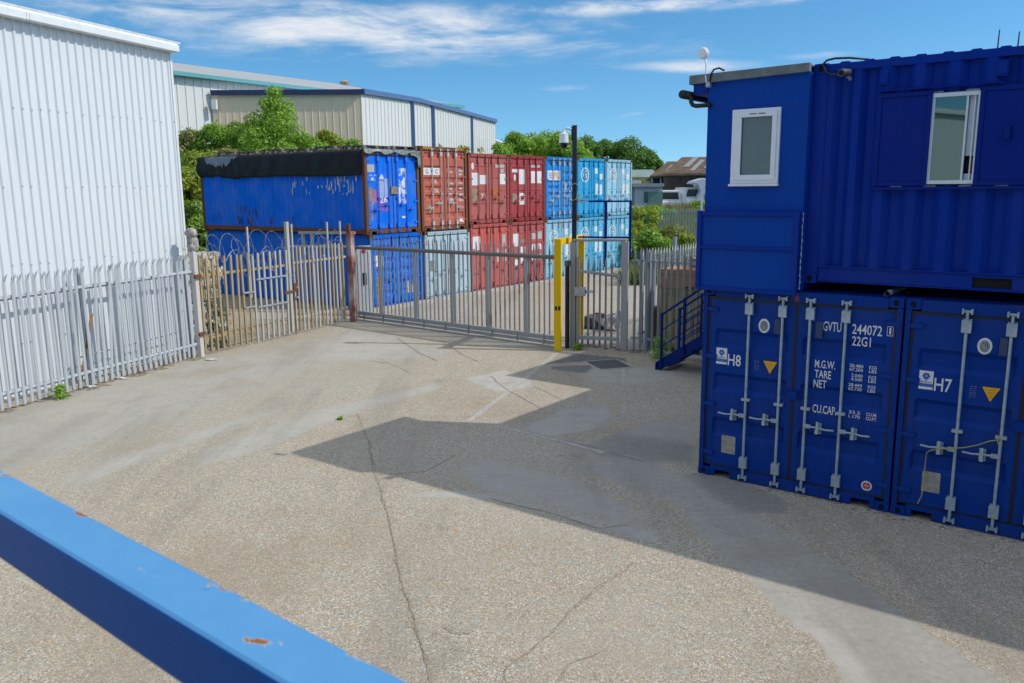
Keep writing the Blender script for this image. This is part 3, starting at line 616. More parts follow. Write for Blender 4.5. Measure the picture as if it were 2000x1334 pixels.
for x in (-.004, LO - .158):
    for z in (0, HO - .118):
        mm = casting_mesh()
        if x > 1: mm = xf(mm, lambda p: Vector((.162 - p.x, p.y, p.z)))
        o = mm.build('corner_casting', [OFFICE, HOLE], of, .003); o.location = (x, 0, z)
# corrugated side in strips so that the shutter opening is a real hole
ax0, ax1, az0, az1 = lx(1.99), lx(4.10), lz(3.86), lz(4.86)
for x0, x1, z0, z1 in ((.165, ax0, .215, HO - .10), (ax0, ax1, .215, az0), (ax0, ax1, az1, HO - .10), (ax1, LO - .165, .215, HO - .10)):
    c = corr(x1 - x0, z0, z1, .36, .080); xf(c, lambda p: Vector((p.x + x0, p.y + .012, p.z))).build('side_panel', OFFICE, of)
mb = corr(WO - .24, .2, HO - .1, .3, .04); xf(mb, lambda p: Vector((p.y + .02, p.x + .12, p.z))).build('end_panel', OFFICE, of)
mb = corr(LO - .33, .2, HO - .1, .34, .04); xf(mb, lambda p: Vector((p.x + .165, WO - .02 - p.y, p.z))).build('end_panel', OFFICE, of)
mb = MB(); mb.box(.05, LO - .05, .1, WO - .1, HO - .05, HO - .03)
for i in range(43):
    x = .25 + i * .27; mb.prism([(x, HO - .031), (x + .05, HO + .006), (x + .13, HO + .006), (x + .18, HO - .031)], .03, WO - .03, 'y')
mb.build('roof', OFFICE, of); mb = MB(); mb.box(.1, LO - .1, .12, WO - .1, .03, .08); mb.build('floor', OFFICE, of)
# shutters
for t0, t1, lab in ((1.975, 2.545, None), (3.005, 4.12, None)):
    mb = MB(); x0, x1 = lx(t0), lx(t1); z0, z1 = lz(3.855), lz(4.885)
    mb.box(x0 + .05, x1 - .05, -.022, .012, z0 + .05, z1 - .05)
    s = mb.build('shutter', SHUT, of, .004); mb = MB()
    for a in ((x0, x0 + .05, z0, z1), (x1 - .05, x1, z0, z1), (x0 + .05, x1 - .05, z0, z0 + .05), (x0 + .05, x1 - .05, z1 - .05, z1)): mb.box(a[0], a[1], -.034, .016, a[2], a[3])
    mb.build('shutter_frame', SHUT, s, .005)
    if t0 > 2.6:
        mb = MB(); mb.box(x0 + .26, x0 + .31, -.075, -.022, lz(4.32), lz(4.46)); mb.tube([(x0 + .33, -.05, lz(4.46)), (x0 + .28, -.07, lz(4.45))], .012, 6); mb.build('shutter_handle', SHUT, s, .004)
mb = MB(); mb.prism([(-.06, lz(4.905)), (.03, lz(4.925)), (.03, lz(4.935)), (-.06, lz(4.915))], lx(1.97), lx(3.22), 'x'); mb.box(lx(1.95), lx(4.2), -.03, .02, lz(3.815), lz(3.845)); mb.build('drip_rail', SHUT, of)
for t in (2.027, 3.191, 4.3):
    mb = MB(); x = lx(t); mb.box(x - .05, x + .05, -.02, .03, lz(4.98), lz(5.14)); mb.box(x - .04, x + .04, -.035, -.02, lz(5.0), lz(5.12)); mb.build('vent', OFFICE, of, .006)
# window in the opening
w0, w1, q0, q1 = lx(2.53), lx(3.01), lz(3.872), lz(4.85)
ALU = plain('white aluminium', (.70, .73, .76), .35, .1, .05)
mb = MB()
for a in ((w0, w0 + .022, q0, q1), (w1 - .022, w1, q0, q1), (w0 + .022, w1 - .022, q0, q0 + .04), (w0 + .022, w1 - .022, q1 - .045, q1)): mb.box(a[0], a[1], -.02, .07, a[2], a[3])
wfo = mb.build('window', ALU, of, .003)
ms = w0 + .345
mb = MB(); mb.box(ms, ms + .02, -.005, .03, q0 + .04, q1 - .045); mb.box(ms + .075, ms + .088, .01, .05, q0 + .04, q1 - .045); mb.box(w0 + .022, w0 + .04, .0, .03, q0 + .04, q1 - .045); mb.build('sash', ALU, wfo, .002)
mb = MB(); mb.box(ms + .021, w1 - .0225, .055, .062, q0 + .30, q1 - .046); mb.box(ms + .021, w1 - .0225, .055, .062, q0 + .041, q0 + .11); mb.build('inner_board', ALU, wfo)
m, n, b = base_mat('window glass', .015, 0, .75); b.inputs['Base Color'].default_value = (.012, .03, .03, 1); b.inputs['IOR'].default_value = 2.0; b.inputs['Specular Tint'].default_value = (.72, .95, .88, 1); GLASS = m
mb = MB(); mb.box(w0 + .04, ms, .012, .018, q0 + .04, q1 - .045); mb.build('pane', GLASS, wfo)
ROOM = plain('white room lining', (.55, .62, .70), .6, 0, .05, 3)
mb = MB(); X0, X1, D = lx(1.995), lx(4.09), 1.6
mb.box(X0, X1, D, D + .02, az0, az1); mb.box(X0, X1, .075, D, az0 - .02, az0); mb.box(X0, X1, .075, D, az1, az1 + .02); mb.box(X0 - .02, X0, .075, D, az0, az1); mb.box(X1, X1 + .02, .075, D, az0, az1); mb.build('room_lining', ROOM, of)
ch = empty('office_chair', nc(2.945, .145 + .12, 3.87), A1, 'black rounded chair back just inside the open office window', 'chair')
mb = MB(); mb.tube([(0, -.02, .19), (0, -.008, .185), (0, .03, .18)], [.06, .085, .075], 18); mb.v = [(p[0] * .95, p[1], (p[2] - .185) * 1.35 + .20) for p in mb.v]; mb.build('backrest', BLACK, ch, smooth=True)
mb = MB(); mb.tube([(0, .02, .10), (0, .03, .0)], .02, 8); mb.box(-.07, .07, -.02, .10, -.005, .02); mb.build('seat', ALU, ch)
# fittings on the office and cabin
ds = empty('antenna', nc(-.10, -.02, 5.52), A1, 'small white round dish antenna on a bent stalk at the cabin corner', 'antenna')
mb = MB(); mb.tube([(-.005, -.035, 0), (0, -.012, 0), (0, .012, 0)], [.058, .074, .068], 24); mb.build('dish', UPVC, ds, smooth=False)
mb = MB(); mb.tube([(.02, .0, -.06), (.035, .01, -.15), (.035, .0, -.26), (.05, -.02, -.34), (.085, -.03, -.38)], .010, 8); mb.build('stalk', UPVC, ds, smooth=True)
mb = MB(); mb.box(.06, .11, -.04, .035, -.42, -.36); mb.tube([(.055, -.045, -.40), (.115, -.045, -.40)], .008, 6); mb.build('bracket', GALV, ds)
cbk = MB(); cbk.tube([nc(.0, -.02, 5.15), nc(.01, -.04, 5.25), nc(.05, -.04, 5.31), nc(.11, -.02, 5.325), nc(.16, .03, 5.295)], .012, 8); tag(cbk.build('cable', BLACK, smooth=True), 'short black cable looping over the grey roof edge beside the dish antenna', 'cable')
cbk = MB(); cbk.tube([nc(1.62, .10, 5.13), nc(1.54, .09, 5.125), nc(1.44, .09, 5.14), nc(1.37, .10, 5.19), nc(1.34, .12, 5.27), nc(1.38, .13, 5.31), nc(1.47, .14, 5.325), nc(1.62, .18, 5.32), nc(1.8, .3, 5.30)], .013, 8); tag(cbk.build('cable', BLACK, smooth=True), 'black cable drooping from the office roof to the bullet camera', 'cable')
cc = empty('security_camera', nc(1.62, .05, 5.137), A1, 'dark bullet security camera at the top corner of the blue office', 'security camera')
mb = MB(); mb.tube([(-.02, -.10, -.005), (-.015, -.06, 0), (.02, .06, .01)], [.042, .046, .044], 14); mb.build('body', plain('camera grey', (.07, .08, .09), .35, .4), cc, smooth=False); mb = MB(); mb.tube([(-.021, -.108, -.006), (-.02, -.101, -.005)], .030, 14); mb.build('lens', HOLE, cc); mb = MB(); mb.tube([(.02, .02, -.03), (.03, .10, -.06)], .02, 8); mb.build('bracket', GALVD, cc)
for t, h, lb in ((3.06, .26, 'left of two thin aerial rods standing on the office roof'), (3.25, .22, 'right of two thin aerial rods standing on the office roof')):
    p = nc(t, .6, 5.26); mb = MB(); mb.tube([(0, 0, 0), (0, 0, .06), (.004, 0, h)], [.014, .008, .006], 6); o = mb.build('aerial', POLEM); o.location = p; tag(o, lb, 'aerial', 'aerial rods on the office roof')
mb = MB(); mb.tube([(0, 0, 0), (0, .9, 0)], .035, 14, False); mb.tube([(0, 0, 0), (0, .9, 0)], .027, 14, False); o = mb.build('pipe', GALV); o.location = nc(2.24, .03, 2.628); o.rotation_euler = (0, 0, A1); tag(o, 'short grey pipe lying in the dark gap between the office and the container below', 'pipe')
# rear containers that throw the far part of the shadow
container('shipping_container', 'blue container behind the site office, on the back half of the lower containers', nc(4.93, 2.70, 2.60), A1, 3.58, 3.6, 2.60, 'flat', NAVY, NAVYF, GALVB, sides='both')[0].location = nc(1.25, 2.70, 2.60)
for k, z in ((0, 0), (1, 2.896)):
    container('shipping_container', ('lower' if k == 0 else 'upper') + ' blue high container at the back of the near blue stack', nc(-.29, 6.22, z), A1, 2.438, 6.058, 2.894, 'flat', NAVY, NAVYF, GALVB, 'tall blue containers at the back')
for z_, lb in ((0, 'lower'), (2.60, 'upper')):  # unseen stack added behind the viewpoint to block sky and darken near shade
    container('shipping_container', lb + ' of two unseen long blue containers added behind the handrail to dim the near shade', (-5.2, -1.7, z_), -math.pi / 2, 2.438, 12.192, 2.591, 'flat', NAVY, NAVYF, GALVB, 'unseen containers added behind the handrail')
# stair up the back of H8
stc = empty('staircase', nc(-3.53, 5.60), A1, 'steep blue steel staircase with a railing, beside the H8 container', 'staircase')
SL = .70; run = 3.65; BLUEST = paint('stair blue paint', (.0012, .018, .15), .45, .04, .3, .1)
for y in (-.02, .78):
    mb = MB(); mb.prism([(0, 0), (.10, 0), (run, SL * (run) - .16), (run, SL * run + .10), (0, .17)], y, y + .012); mb.box(-.0, .02, y - .03, y + .04, 0, .16); mb.build('string', BLUEST, stc, .003)
for i in range(13):
    mb = MB(); mb.box(.06 + i * .27, .30 + i * .27, -.008, .78, .10 + i * .19, .13 + i * .19); mb.build('tread', BLUEST, stc)
for y in (-.035, .82):
    mb = MB(); zz = lambda x: SL * x
    mb.bar((.10, y, 1.16 + zz(.05)), (run + .2, y, 1.16 + zz(run + .15)), .035, .045); mb.build('handrail', BLUEST, stc, .004)
    for x in (.11, .62, 1.55, 2.5, 3.4): mb = MB(); mb.box(x, x + .045, y - .022, y + .022, max(0, zz(x) - .05), 1.18 + zz(x)); mb.build('post', BLUEST, stc, .003)
    for j in range(1, 6):
        mb = MB(); x0 = .13 if j in (2, 4) else .66; mb.bar((x0, y, 1.16 - j * .175 + zz(x0 - .03)), (run + .2, y, 1.16 - j * .175 + zz(run + .15)), .022, .022); mb.build('rail', BLUEST, stc)
# ---------------------------------------------------------------- far row of stacked containers
def C(name, c, **k): return paint(name, c, **k)
RUSTF = paint('rusty container frame', (.17, .075, .04), .7, .5, .3, .2)
BARW = plain('pale locking bar', (.52, .50, .50), .5, .2, .2); 
SPEC = {
 'c1u': ('bright blue worn paint', (.0005, .165, .80), .10), 'c1l': ('blue scuffed paint', (.001, .16, .72), .16), 'c2u': ('salmon red paint', (.47, .125, .082), .14), 'c2l': ('pale grey blue paint', (.44, .56, .63), .30),
 'c3u': ('dusty red paint', (.43, .11, .095), .22), 'c3l': ('flat red paint', (.54, .12, .10), .14), 'c4u': ('dark red paint', (.36, .055, .060), .10), 'c4l': ('faded crimson paint', (.43, .10, .10), .12),
 'c5u': ('mid blue paint', (.012, .23, .62), .08), 'c5l': ('light sky blue paint', (.26, .56, .74), .08), 'c6u': ('sky blue paint', (.035, .38, .70), .08), 'c6l': ('pale sky blue paint', (.13, .48, .72), .08), 'c7u': ('washed light blue paint', (.34, .60, .75), .08), 'c7l': ('washed sky paint', (.21, .54, .73), .08)}
PM = {k: paint(v[0], v[1], .55, v[2] + .05, .42, .38, fadec=tuple(x * .82 + .07 for x in v[1])) for k, v in SPEC.items()}
FRM = {'c1u': RUSTF, 'c1l': RUSTF, 'c2u': RUSTF}
def far(k, x, z, W, Lc, H, style, label, barm=None, yoff=0, **kw):
    p = FRO + FT * x + FN * yoff; p.z = z
    rust = RUSTF if k in ('c1u', 'c2u') else paint(SPEC[k][0] + ' frame', tuple(c * .8 for c in SPEC[k][1]), .55, .42, .3, .1)
    return container('shipping_container', label, p, FA, W, Lc, H, style, PM[k], rust, barm or PM[k], 'stacked containers beyond the gate', castm=RUSTF, sides='both', **kw)
P_ = 2.4816
c1l = far('c1l', -5.03, 0, 2.44, 9.0, 2.46, 'five', 'scuffed blue container on the ground under the tarpaulin covered one, behind the sliding gate')
c1u = far('c1u', -5.15, 2.47, 2.50, 9.0, 2.66, 'flat', 'bright blue long container with flaking white paint on its doors, draped with black tarpaulin', nohandle=False)
c2l = far('c2l', -2.45, 0, 2.44, 6.058, 2.44, 'flat', 'pale grey blue rusty container on the ground under the tall salmon red one')
c2u = far('c2u', -2.56, 2.46, 2.46, 6.058, 2.89, 'six', 'tall salmon red container with the white G V C panel and hazard stripes', BARW)
def R_(k): return k * P_
c3l = far('c3l', R_(0) + .05, 0, 2.438, 6.058, 2.591, 'flat', 'plain red container with a white sticker, on the ground beside the pale rusty one')
c3u = far('c3u', R_(0), 2.6, 2.438, 6.058, 2.591, 'lines', 'dusty red container numbered 22 with an orange rust patch, right of the salmon red one')
c4l = far('c4l', R_(1) + .03, 0, 2.438, 6.058, 2.591, 'lines', 'faded crimson container with six white labels, on the ground left of the light blue ones')
c4u = far('c4u', R_(1), 2.6, 2.438, 6.058, 2.591, 'lines', 'dark red container numbered 20, upper one beside the mid blue PIL container')
c5l = far('c5l', R_(2), 0, 2.438, 6.058, 2.591, 'lines', 'light sky blue container with a white ring mark, on the ground beneath the PIL container', BARW)
c5u = far('c5u', R_(2), 2.6, 2.438, 6.058, 2.591, 'six', 'mid blue container with the orange and white PIL panel, upper row', BARW)
c6l = far('c6l', R_(3), 0, 2.438, 6.058, 2.591, 'lines', 'pale sky blue container with a white ring, on the ground second from the right end')
c6u = far('c6u', R_(3), 2.6, 2.438, 6.058, 2.591, 'lines', 'sky blue container with a white ring mark, upper row just right of the camera pole')
c7l = far('c7l', R_(4), 0, 2.438, 6.058, 2.591, 'lines', 'washed sky blue ring marked container, on the ground at the right end of the stack')
c7u = far('c7u', R_(4), 2.6, 2.438, 6.058, 2.591, 'lines', 'washed light blue ring marked container, upper one at the right end of the stack')
LBL = plain('white vinyl label', (.70, .71, .72), .5, 0, .08, 3); LBLG = plain('grey vinyl label', (.42, .43, .43), .5, 0, .15, 3); TAN = plain('tan alloy plate', (.30, .25, .17), .5, .2, .2, 8); ORANGE = plain('orange rust patch', (.42, .13, .04), .8, 0, .2, 9)
def recs(lst, y=-.005):
    def f(mb):
        for a in lst: rect(mb, *a, y)
    return f
def rm(dr, s, lst, mat=None, nm='label_sticker', y=-.005):
    for a in lst: decal(dr[1][s], recs([a], y), nm, mat or LBL)
def tx(dr, s, st, x, z, w_, h, mat=None, y=-.008): return decal(dr[1][s], lambda mb: text_mb(mb, st, x, z, w_, h, y), 'lettering', mat or WHITE)
# salmon G V C
rm(c2u, 0, [(.16, 1.0, 1.92, 2.16)]); GVC = plain('maroon lettering', (.20, .02, .03), .5)
for s_, x in (('G', .26), ('V', .52), ('C', .76)): tx(c2u, 0, s_, x, 1.965, .15, .15, GVC)
rm(c2u, 0, [(.30, .50, .62, .92)], TAN, 'data_plate'); rm(c2u, 1, [(1.52, 1.66, 2.0, 2.06), (1.50, 1.70, 1.60, 1.66), (1.50, 1.66, 1.40, 1.48), (1.50, 1.64, 1.22, 1.30), (1.50, 1.68, 1.02, 1.12), (2.0, 2.24, 2.04, 2.12), (2.02, 2.2, 1.92, 1.99), (2.0, 2.24, 1.62, 1.68), (2.02, 2.22, 1.42, 1.49), (2.0, 2.24, 1.2, 1.28), (2.0, 2.24, 1.0, 1.08)], LBLG); rm(c2u, 1, [(2.02, 2.27, .26, .38)])
tx(c2u, 0, 'R-', .72, 1.62, .14, .12); tx(c2u, 0, 'DIL', .70, 1.32, .24, .13)
for x0 in (.17, 1.86):
    hz = MB(); hzd = MB(); rect(hz, x0, x0 + .42, 2.80, 2.87, -.003)
    for i in range(4): hzd.add([(x0 + .03 + i * .1, -.005, 2.80), (x0 + .08 + i * .1, -.005, 2.80), (x0 + .115 + i * .1, -.005, 2.87), (x0 + .065 + i * .1, -.005, 2.87)], [(0, 1, 2, 3)])
    hzo = hz.build('hazard_stripe', SIGNY, c2u[0], fixn=False); hzd.build('black_bars', BLACK, hzo, fixn=False)
# blue worn doors
FL = MB(); rs = random.Random(3)
m, n, b = base_mat('flaking white patch', .7); v = N(n, 'ShaderNodeTexCoord').outputs['Object']; n.links.new(mixc(n, ss(n, noise(n, v, 4.5, 7, .7), .47, .53), (.0005, .165, .80), (.70, .72, .75)), b.inputs['Base Color']); FLAKE = m
rm(c1u, 1, [(1.52, 1.93, .95, 2.12)], FLAKE, 'flaking_patch'); rm(c1u, 0, [(.14, .44, 1.98, 2.22)], LBLG); rm(c1u, 0, [(.13, .86, 1.70, 1.90)], FLAKE, 'flaking_patch')
rm(c1u, 0, [(.55, 1.05, 1.20, 1.78)], plain('faded lilac paint patch', (.33, .42, .66), .6, 0, .1, 3), 'paint_patch'); rm(c1u, 0, [(.52, 1.06, .72, 1.20)], plain('purple paint patch', (.17, .12, .55), .6, 0, .35, 3), 'paint_patch'); rm(c1u, 0, [(.16, .36, .95, 1.5), (.24, .31, .45, .95)], plain('grey brown paint streak', (.24, .19, .22), .6, 0, .4, 3), 'paint_streak'); rm(c1u, 0, [(.36, .50, 1.02, 1.42)], plain('pink paint streak', (.50, .10, .22), .6, 0, .2, 4), 'paint_streak')
tx(c1u, 0, '26', .64, 1.0, .33, .21); rm(c1u, 1, [(1.62, 1.80, .48, .55)])
decal(c1u[1][1], lambda mb: mb.box(1.12, 1.42, -.06, -.001, 1.28, 1.52), 'lock_box', plain('weathered lock box', (.30, .24, .19), .7, .2, .4, 8))
rm(c1l, 0, [(.16, .36, 1.42, 1.78), (.40, .58, 1.42, 1.75)]); rm(c1l, 1, [(1.66, 2.0, .42, .82)], LBLG)
# reds
decal(c3u[1][0], lambda mb: mb.disc((.26, 2.12), (.075, .13), -.005), 'oval_badge', LBL)
rm(c3u, 0, [(.20, .58, 1.42, 1.88), (.66, 1.08, 1.46, 1.80)]); rm(c3u, 1, [(1.90, 2.24, 1.46, 1.86)]); rm(c3u, 1, [(1.62, 2.18, 2.08, 2.2), (1.95, 2.14, 1.9, 2.04)], LBLG); rm(c3u, 0, [(.20, .56, .80, 1.30)], TAN, 'data_plate'); tx(c3u, 0, '22', .72, .92, .30, .20); rm(c3u, 1, [(1.42, 1.86, .82, 1.34)], ORANGE, 'rust_patch')
rm(c4u, 0, [(.20, .58, 1.92, 2.04), (.66, 1.08, 1.46, 2.04)]); rm(c4u, 1, [(1.44, 1.76, 1.50, 1.98), (1.90, 2.22, 1.50, 1.98)]); rm(c4u, 1, [(1.44, 1.76, 2.12, 2.22), (1.90, 2.12, 2.12, 2.22)], LBLG); rm(c4u, 0, [(.20, .54, .74, 1.1)], TAN, 'data_plate'); rm(c4u, 0, [(.68, 1.06, .66, 1.12)]); tx(c4u, 0, '20', .72, .80, .28, .2, REDS); decal(c4u[1][0], lambda mb: mb.disc((.38, 1.72), (.07, .13), -.005), 'oval_badge', LBL)
rm(c4l, 0, [(.20, .58, 1.62, 2.12), (.70, 1.04, 1.34, 1.58), (.70, 1.0, .9, 1.16), (.2, .5, .86, 1.1)]); rm(c4l, 1, [(1.46, 1.72, 1.40, 1.64), (1.86, 2.16, 1.40, 1.64), (1.46, 1.72, .95, 1.2), (1.86, 2.14, .98, 1.22)]); rm(c4l, 1, [(1.46, 1.74, 1.84, 2.1), (1.9, 2.2, 1.84, 2.14)], LBLG); tx(c4l, 0, 'LOCO', .70, 1.74, .34, .13, LBLG)
rm(c3l, 0, [(.14, .62, 1.62, 2.14)]); rm(c3l, 1, [(1.95, 2.16, 1.66, 2.14)], LBLG); rm(c3l, 1, [(1.6, 1.74, 1.1, 1.6), (2.0, 2.2, 1.1, 1.55)], LBLG); rm(c2l, 0, [(.24, .55, 1.05, 1.42)], plain('dull grey plate', (.2, .2, .19), .6), 'data_plate')
# blues: PIL panel and ring marks
rm(c5u, 0, [(.18, 1.14, 1.62, 2.02)]); PILO = plain('orange lettering', (.65, .30, .05), .5); tx(c5u, 0, 'PIL', .66, 1.70, .42, .26, PILO)
def wave(mb):
    for i in range(3): mb.tube([(.26 + .06 * j, -.007, 1.74 + i * .08 + .02 * math.sin(j * 1.3)) for j in range(6)], .012, 4)
decal(c5u[1][0], wave, 'wave_mark', LOGO); rm(c5u, 1, [(1.5, 1.62, 1.2, 1.5), (2.0, 2.2, 1.7, 1.85), (2.0, 2.15, 1.2, 1.35)], LBLG)
for cc_, zc in ((c5l, 1.82), (c6l, 1.84), (c6u, 1.86), (c7l, 1.84), (c7u, 1.86)):
    def ringf(mb):
        mb.disc((.66, zc), (.34, .33), -.006, 28, .80)
        mb.tube([(.60, -.007, zc - .17), (.60, -.007, zc + .17)], .030, 4); mb.tube([(.60, -.007, zc + .16), (.76, -.007, zc + .15), (.80, -.007, zc + .03), (.68, -.007, zc - .02)], .026, 4); mb.tube([(.50, -.007, zc - .08), (.55, -.007, zc + .12)], .024, 4); mb.tube([(.72, -.007, zc - .16), (.80, -.007, zc - .05)], .022, 4)
    decal(cc_[1][0], ringf, 'ring_mark', LBL)
    rm(cc_, 1, [(1.50, 1.72, 1.92, 2.16), (1.86, 2.16, 1.66, 1.92)], LBL); rm(cc_, 1, [(1.56, 1.80, .98, 1.48), (1.92, 2.14, .98, 1.44)]); rm(cc_, 0, [(.25, .42, .62, .95)], TAN, 'data_plate')
# kerb in front of the row
kb = MB(); 
for i in range(15): kb.box(-5.6 + i * 1.6, -4.02 + i * 1.6, -.34, -.12, -.02, .12)
o = kb.build('kerb', CONC, bevel=.012); o.location = FRO; o.rotation_euler = (0, 0, FA); tag(o, kind='structure')
# tarpaulin over the long blue container
def cloth_sheet(fn, nu, nv):
    mb = MB(); vs = [fn(i / nu, j / nv) for j in range(nv + 1) for i in range(nu + 1)]
    mb.add(vs, [(j * (nu + 1) + i, j * (nu + 1) + i + 1, (j + 1) * (nu + 1) + i + 1, (j + 1) * (nu + 1) + i) for j in range(nv) for i in range(nu)]); return mb
rt_ = random.Random(11)
tp = empty('tarpaulin', FRO + FT * -5.15 + Vector((0, 0, 2.47)), FA, 'black tarpaulin folded over the top of the long blue container, torn at one end', 'tarpaulin')
def tf(u_, v_):
    y = 9.05 - 8.95 * u_; drop = .80 + .10 * math.sin(u_ * 9) * .2 + (.05 * math.sin(u_ * 31) + .03 * math.sin(u_ * 77)) * max(0, 1 - u_ / .5) - .14 * max(0, 1 - u_ / .3)
    bulge = .022 + .010 * math.sin(u_ * 40 + v_ * 2) * v_ + .008 * math.sin(u_ * 63 + v_ * 4) + (.018 * math.sin(u_ * 90 - v_ * 7) if u_ < .35 else 0) + (.03 * max(0, .12 - u_) / .12 * math.sin(v_ * 9 + 1))
    if v_ < .25: return (.55 - .6 * v_ / .25 - .02, y, 2.70 + .02 * math.sin(u_ * 50))
    k = (v_ - .25) / .75; return (-.05 - bulge * min(1, k * 4), y, 2.69 - drop * k)
o = cloth_sheet(tf, 120, 14).build('sheet', plain('black tarpaulin sheet', (.013, .013, .0135), .5, 0, .3, 3, .25, .3), tp, smooth=True); s_ = o.modifiers.new('t', 'SOLIDIFY'); s_.thickness = .006
TEAR = [max(.12, min(1.0, .25 + 1.2 * (1 - abs(k / 24 - .42) * 2.0) * .6 + rt_.uniform(-.22, .22))) for k in range(25)]
def tg(u_, v_): 
    x, y, z = tf(.06 + .22 * u_, .27 + .42 * v_ * TEAR[min(24, int(u_ * 24))]); return (x - .014, y, z)
o = cloth_sheet(tg, 24, 6).build('torn_patch', plain('grey torn backing', (.20, .24, .29), .6), tp, smooth=True); s_ = o.modifiers.new('t', 'SOLIDIFY'); s_.thickness = .004
def th(u_, v_): return (-.06 + 2.62 * u_, -.05 - .03 * math.sin(u_ * 30) - .03 * v_, 2.70 - v_ * (.12 + .05 * math.sin(u_ * 21) + (.28 if u_ > .92 else 0) + (.10 if u_ > .8 else 0)))
o = cloth_sheet(th, 60, 5).build('front_flap', plain('dirty clear sheet', (.16, .20, .19), .4, 0, .5, 6), tp, smooth=True); s_ = o.modifiers.new('t', 'SOLIDIFY'); s_.thickness = .006
# flaking lettering on the long side of the blue container
sp = MB(); rs = random.Random(5)
for i in range(44):
    y = rs.choice((rs.uniform(.4, 1.6), rs.uniform(1.0, 3.6))); z = rs.uniform(1.25, 1.78); l = rs.uniform(.05, .32) * (1 if rs.random() < .6 else .4); w_ = rs.uniform(.012, .05)
    pts = [(y - w_ / 2 + rs.uniform(-.01, .01), z), (y + w_ / 2, z - rs.uniform(0, .03)), (y + w_ * .6, z + l * .6), (y + rs.uniform(-.01, .02), z + l), (y - w_ * .7, z + l * .5)]
    sp.prism(pts, -.004, .004, 'x')
tag(sp.build('flaked_paint', plain('pale flaked paint', (.55, .60, .66), .7), c1u[0]), kind='stuff')
rs = random.Random(9); sp = MB()
for i in range(26):
    y = rs.choice((rs.uniform(5.6, 6.9), rs.uniform(.2, 8.6))); z = rs.uniform(.15, .75) if y > 5.5 else rs.uniform(.12, .4); sp.prism([(y, z), (y + rs.uniform(.02, .05), z), (y + .03, z + rs.uniform(.1, .35)), (y + .005, z + rs.uniform(.05, .3))], -.0035, .0045, 'x')
tag(sp.build('rust_streak', plain('rust streak', (.10, .035, .02), .9), c1u[0]), kind='stuff')
# pallets lying along the top
WOOD = plain('weathered pallet wood', (.22, .19, .15), .9, 0, .3, 9, .2, .4)
def pallet_parts(root, L_=1.2, W_=1.0, m=WOOD):
    for i in range(3): mb = MB(); mb.box(0, L_, i * (W_ - .1) / 2, i * (W_ - .1) / 2 + .1, 0, .02); mb.build('bottom_board', m, root)
    for i in range(3):
        for j in range(3): mb = MB(); mb.box(i * (L_ - .12) / 2, i * (L_ - .12) / 2 + .12, j * (W_ - .1) / 2, j * (W_ - .1) / 2 + .1, .021, .10); mb.build('block', m, root)
    for i in range(6): mb = MB(); mb.box(i * (L_ - .12) / 5, i * (L_ - .12) / 5 + .12, 0, W_, .101, .121); mb.build('top_board', m, root)
PLAB = ['nearest the yard end', 'second from the yard end', 'third from the yard end', 'fourth from the yard end', 'fifth from the yard end', 'sixth from the yard end']
p0 = empty('pallet', (0, 0, 0), 0, 'x', 'pallet', 'pallets on the roof of the tarpaulined container'); pallet_parts(p0)
for i in range(6):
    p = p0 if i == 0 else copy_tree(p0)
    p.location = FRO + FT * (-5.05 + .05 * math.sin(i * 3)) + FN * (.12 + i * 1.36) + Vector((0, 0, 5.175 + (.03 if i % 2 else 0))); p.rotation_euler = (0, R(2 * math.sin(i * 7)), FA + .05 * math.sin(i * 5)); p.scale = (1, 1.1, 1)
    p['label'] = 'grey weathered wooden pallet on the black tarpaulin, ' + PLAB[i]
px_ = copy_tree(p0); px_.location = FRO + FT * -3.75 + FN * .1 + Vector((0, 0, 5.19)); px_['label'] = 'grey weathered wooden pallet above the blue doors, next to the salmon red container'
# ---------------------------------------------------------------- palisade fences and gates
def pale_mesh(h, wd=.068, splay=0.0, mat=GALV, pts=3):
    """W section pale with a pointed head; faces -y"""
    mb = MB(); half = wd / 2; t = .004
    prof = [(-half, .012), (-half * .55, -.006), (0, .008), (half * .55, -.006), (half, .012)]
    hz_ = h - .16
    lv = [(0, prof, 0), (hz_, prof, 0)]
    ring = []
    for z, p, dy in lv: ring.append([(x, y, z) for x, y in p] + [(x, y + t, z) for x, y in reversed(p)])
    vs = sum(ring, []); k = len(ring[0]); mb.add(vs, [(i, (i + 1) % k, k + (i + 1) % k, k + i) for i in range(k)] + [tuple(range(k - 1, -1, -1))])
    def prong(x0, x1, xt, zt, dy):
        a, b_, c = (x0, .003, hz_), (x1, .003, hz_), (xt, .003 + dy, zt); mid = ((x0 + x1) / 2 * .7 + xt * .3, .003 + dy * .35, hz_ + (zt - hz_) * .55); w2 = (x1 - x0) * .35
        f = [(x0, .0, hz_), (x1, .0, hz_), (mid[0] + w2, mid[1], mid[2]), (xt, .003 + dy, zt), (mid[0] - w2, mid[1], mid[2])]
        bk = [(x, y + .005, z) for x, y, z in f]; n_ = 5
        mb.add(f + bk, [tuple(range(n_)), tuple(range(2 * n_ - 1, n_ - 1, -1))] + [(i, n_ + i, n_ + (i + 1) % n_, (i + 1) % n_) for i in range(n_)])
    if pts == 3:
        prong(-half, -half * .3, -half * 1.3, h - .03, -splay * .5); prong(-half * .3, half * .3, 0, h, -splay); prong(half * .3, half, half * 1.3, h - .03, -splay * .5)
    else: prong(-half, half, 0, h, -splay)
    return mb.mesh('pale', mat)
FENW = paint('weathered light galvanised', (.55, .59, .625), .5, .16, .25, .15, .15)
rs = random.Random(21)
def fence_root(A, B, name, label, cat, group=None):
    A = Vector(A); B = Vector(B); d = B - A; return empty(name, A, math.atan2(d.y, d.x), label, cat, group), d.length
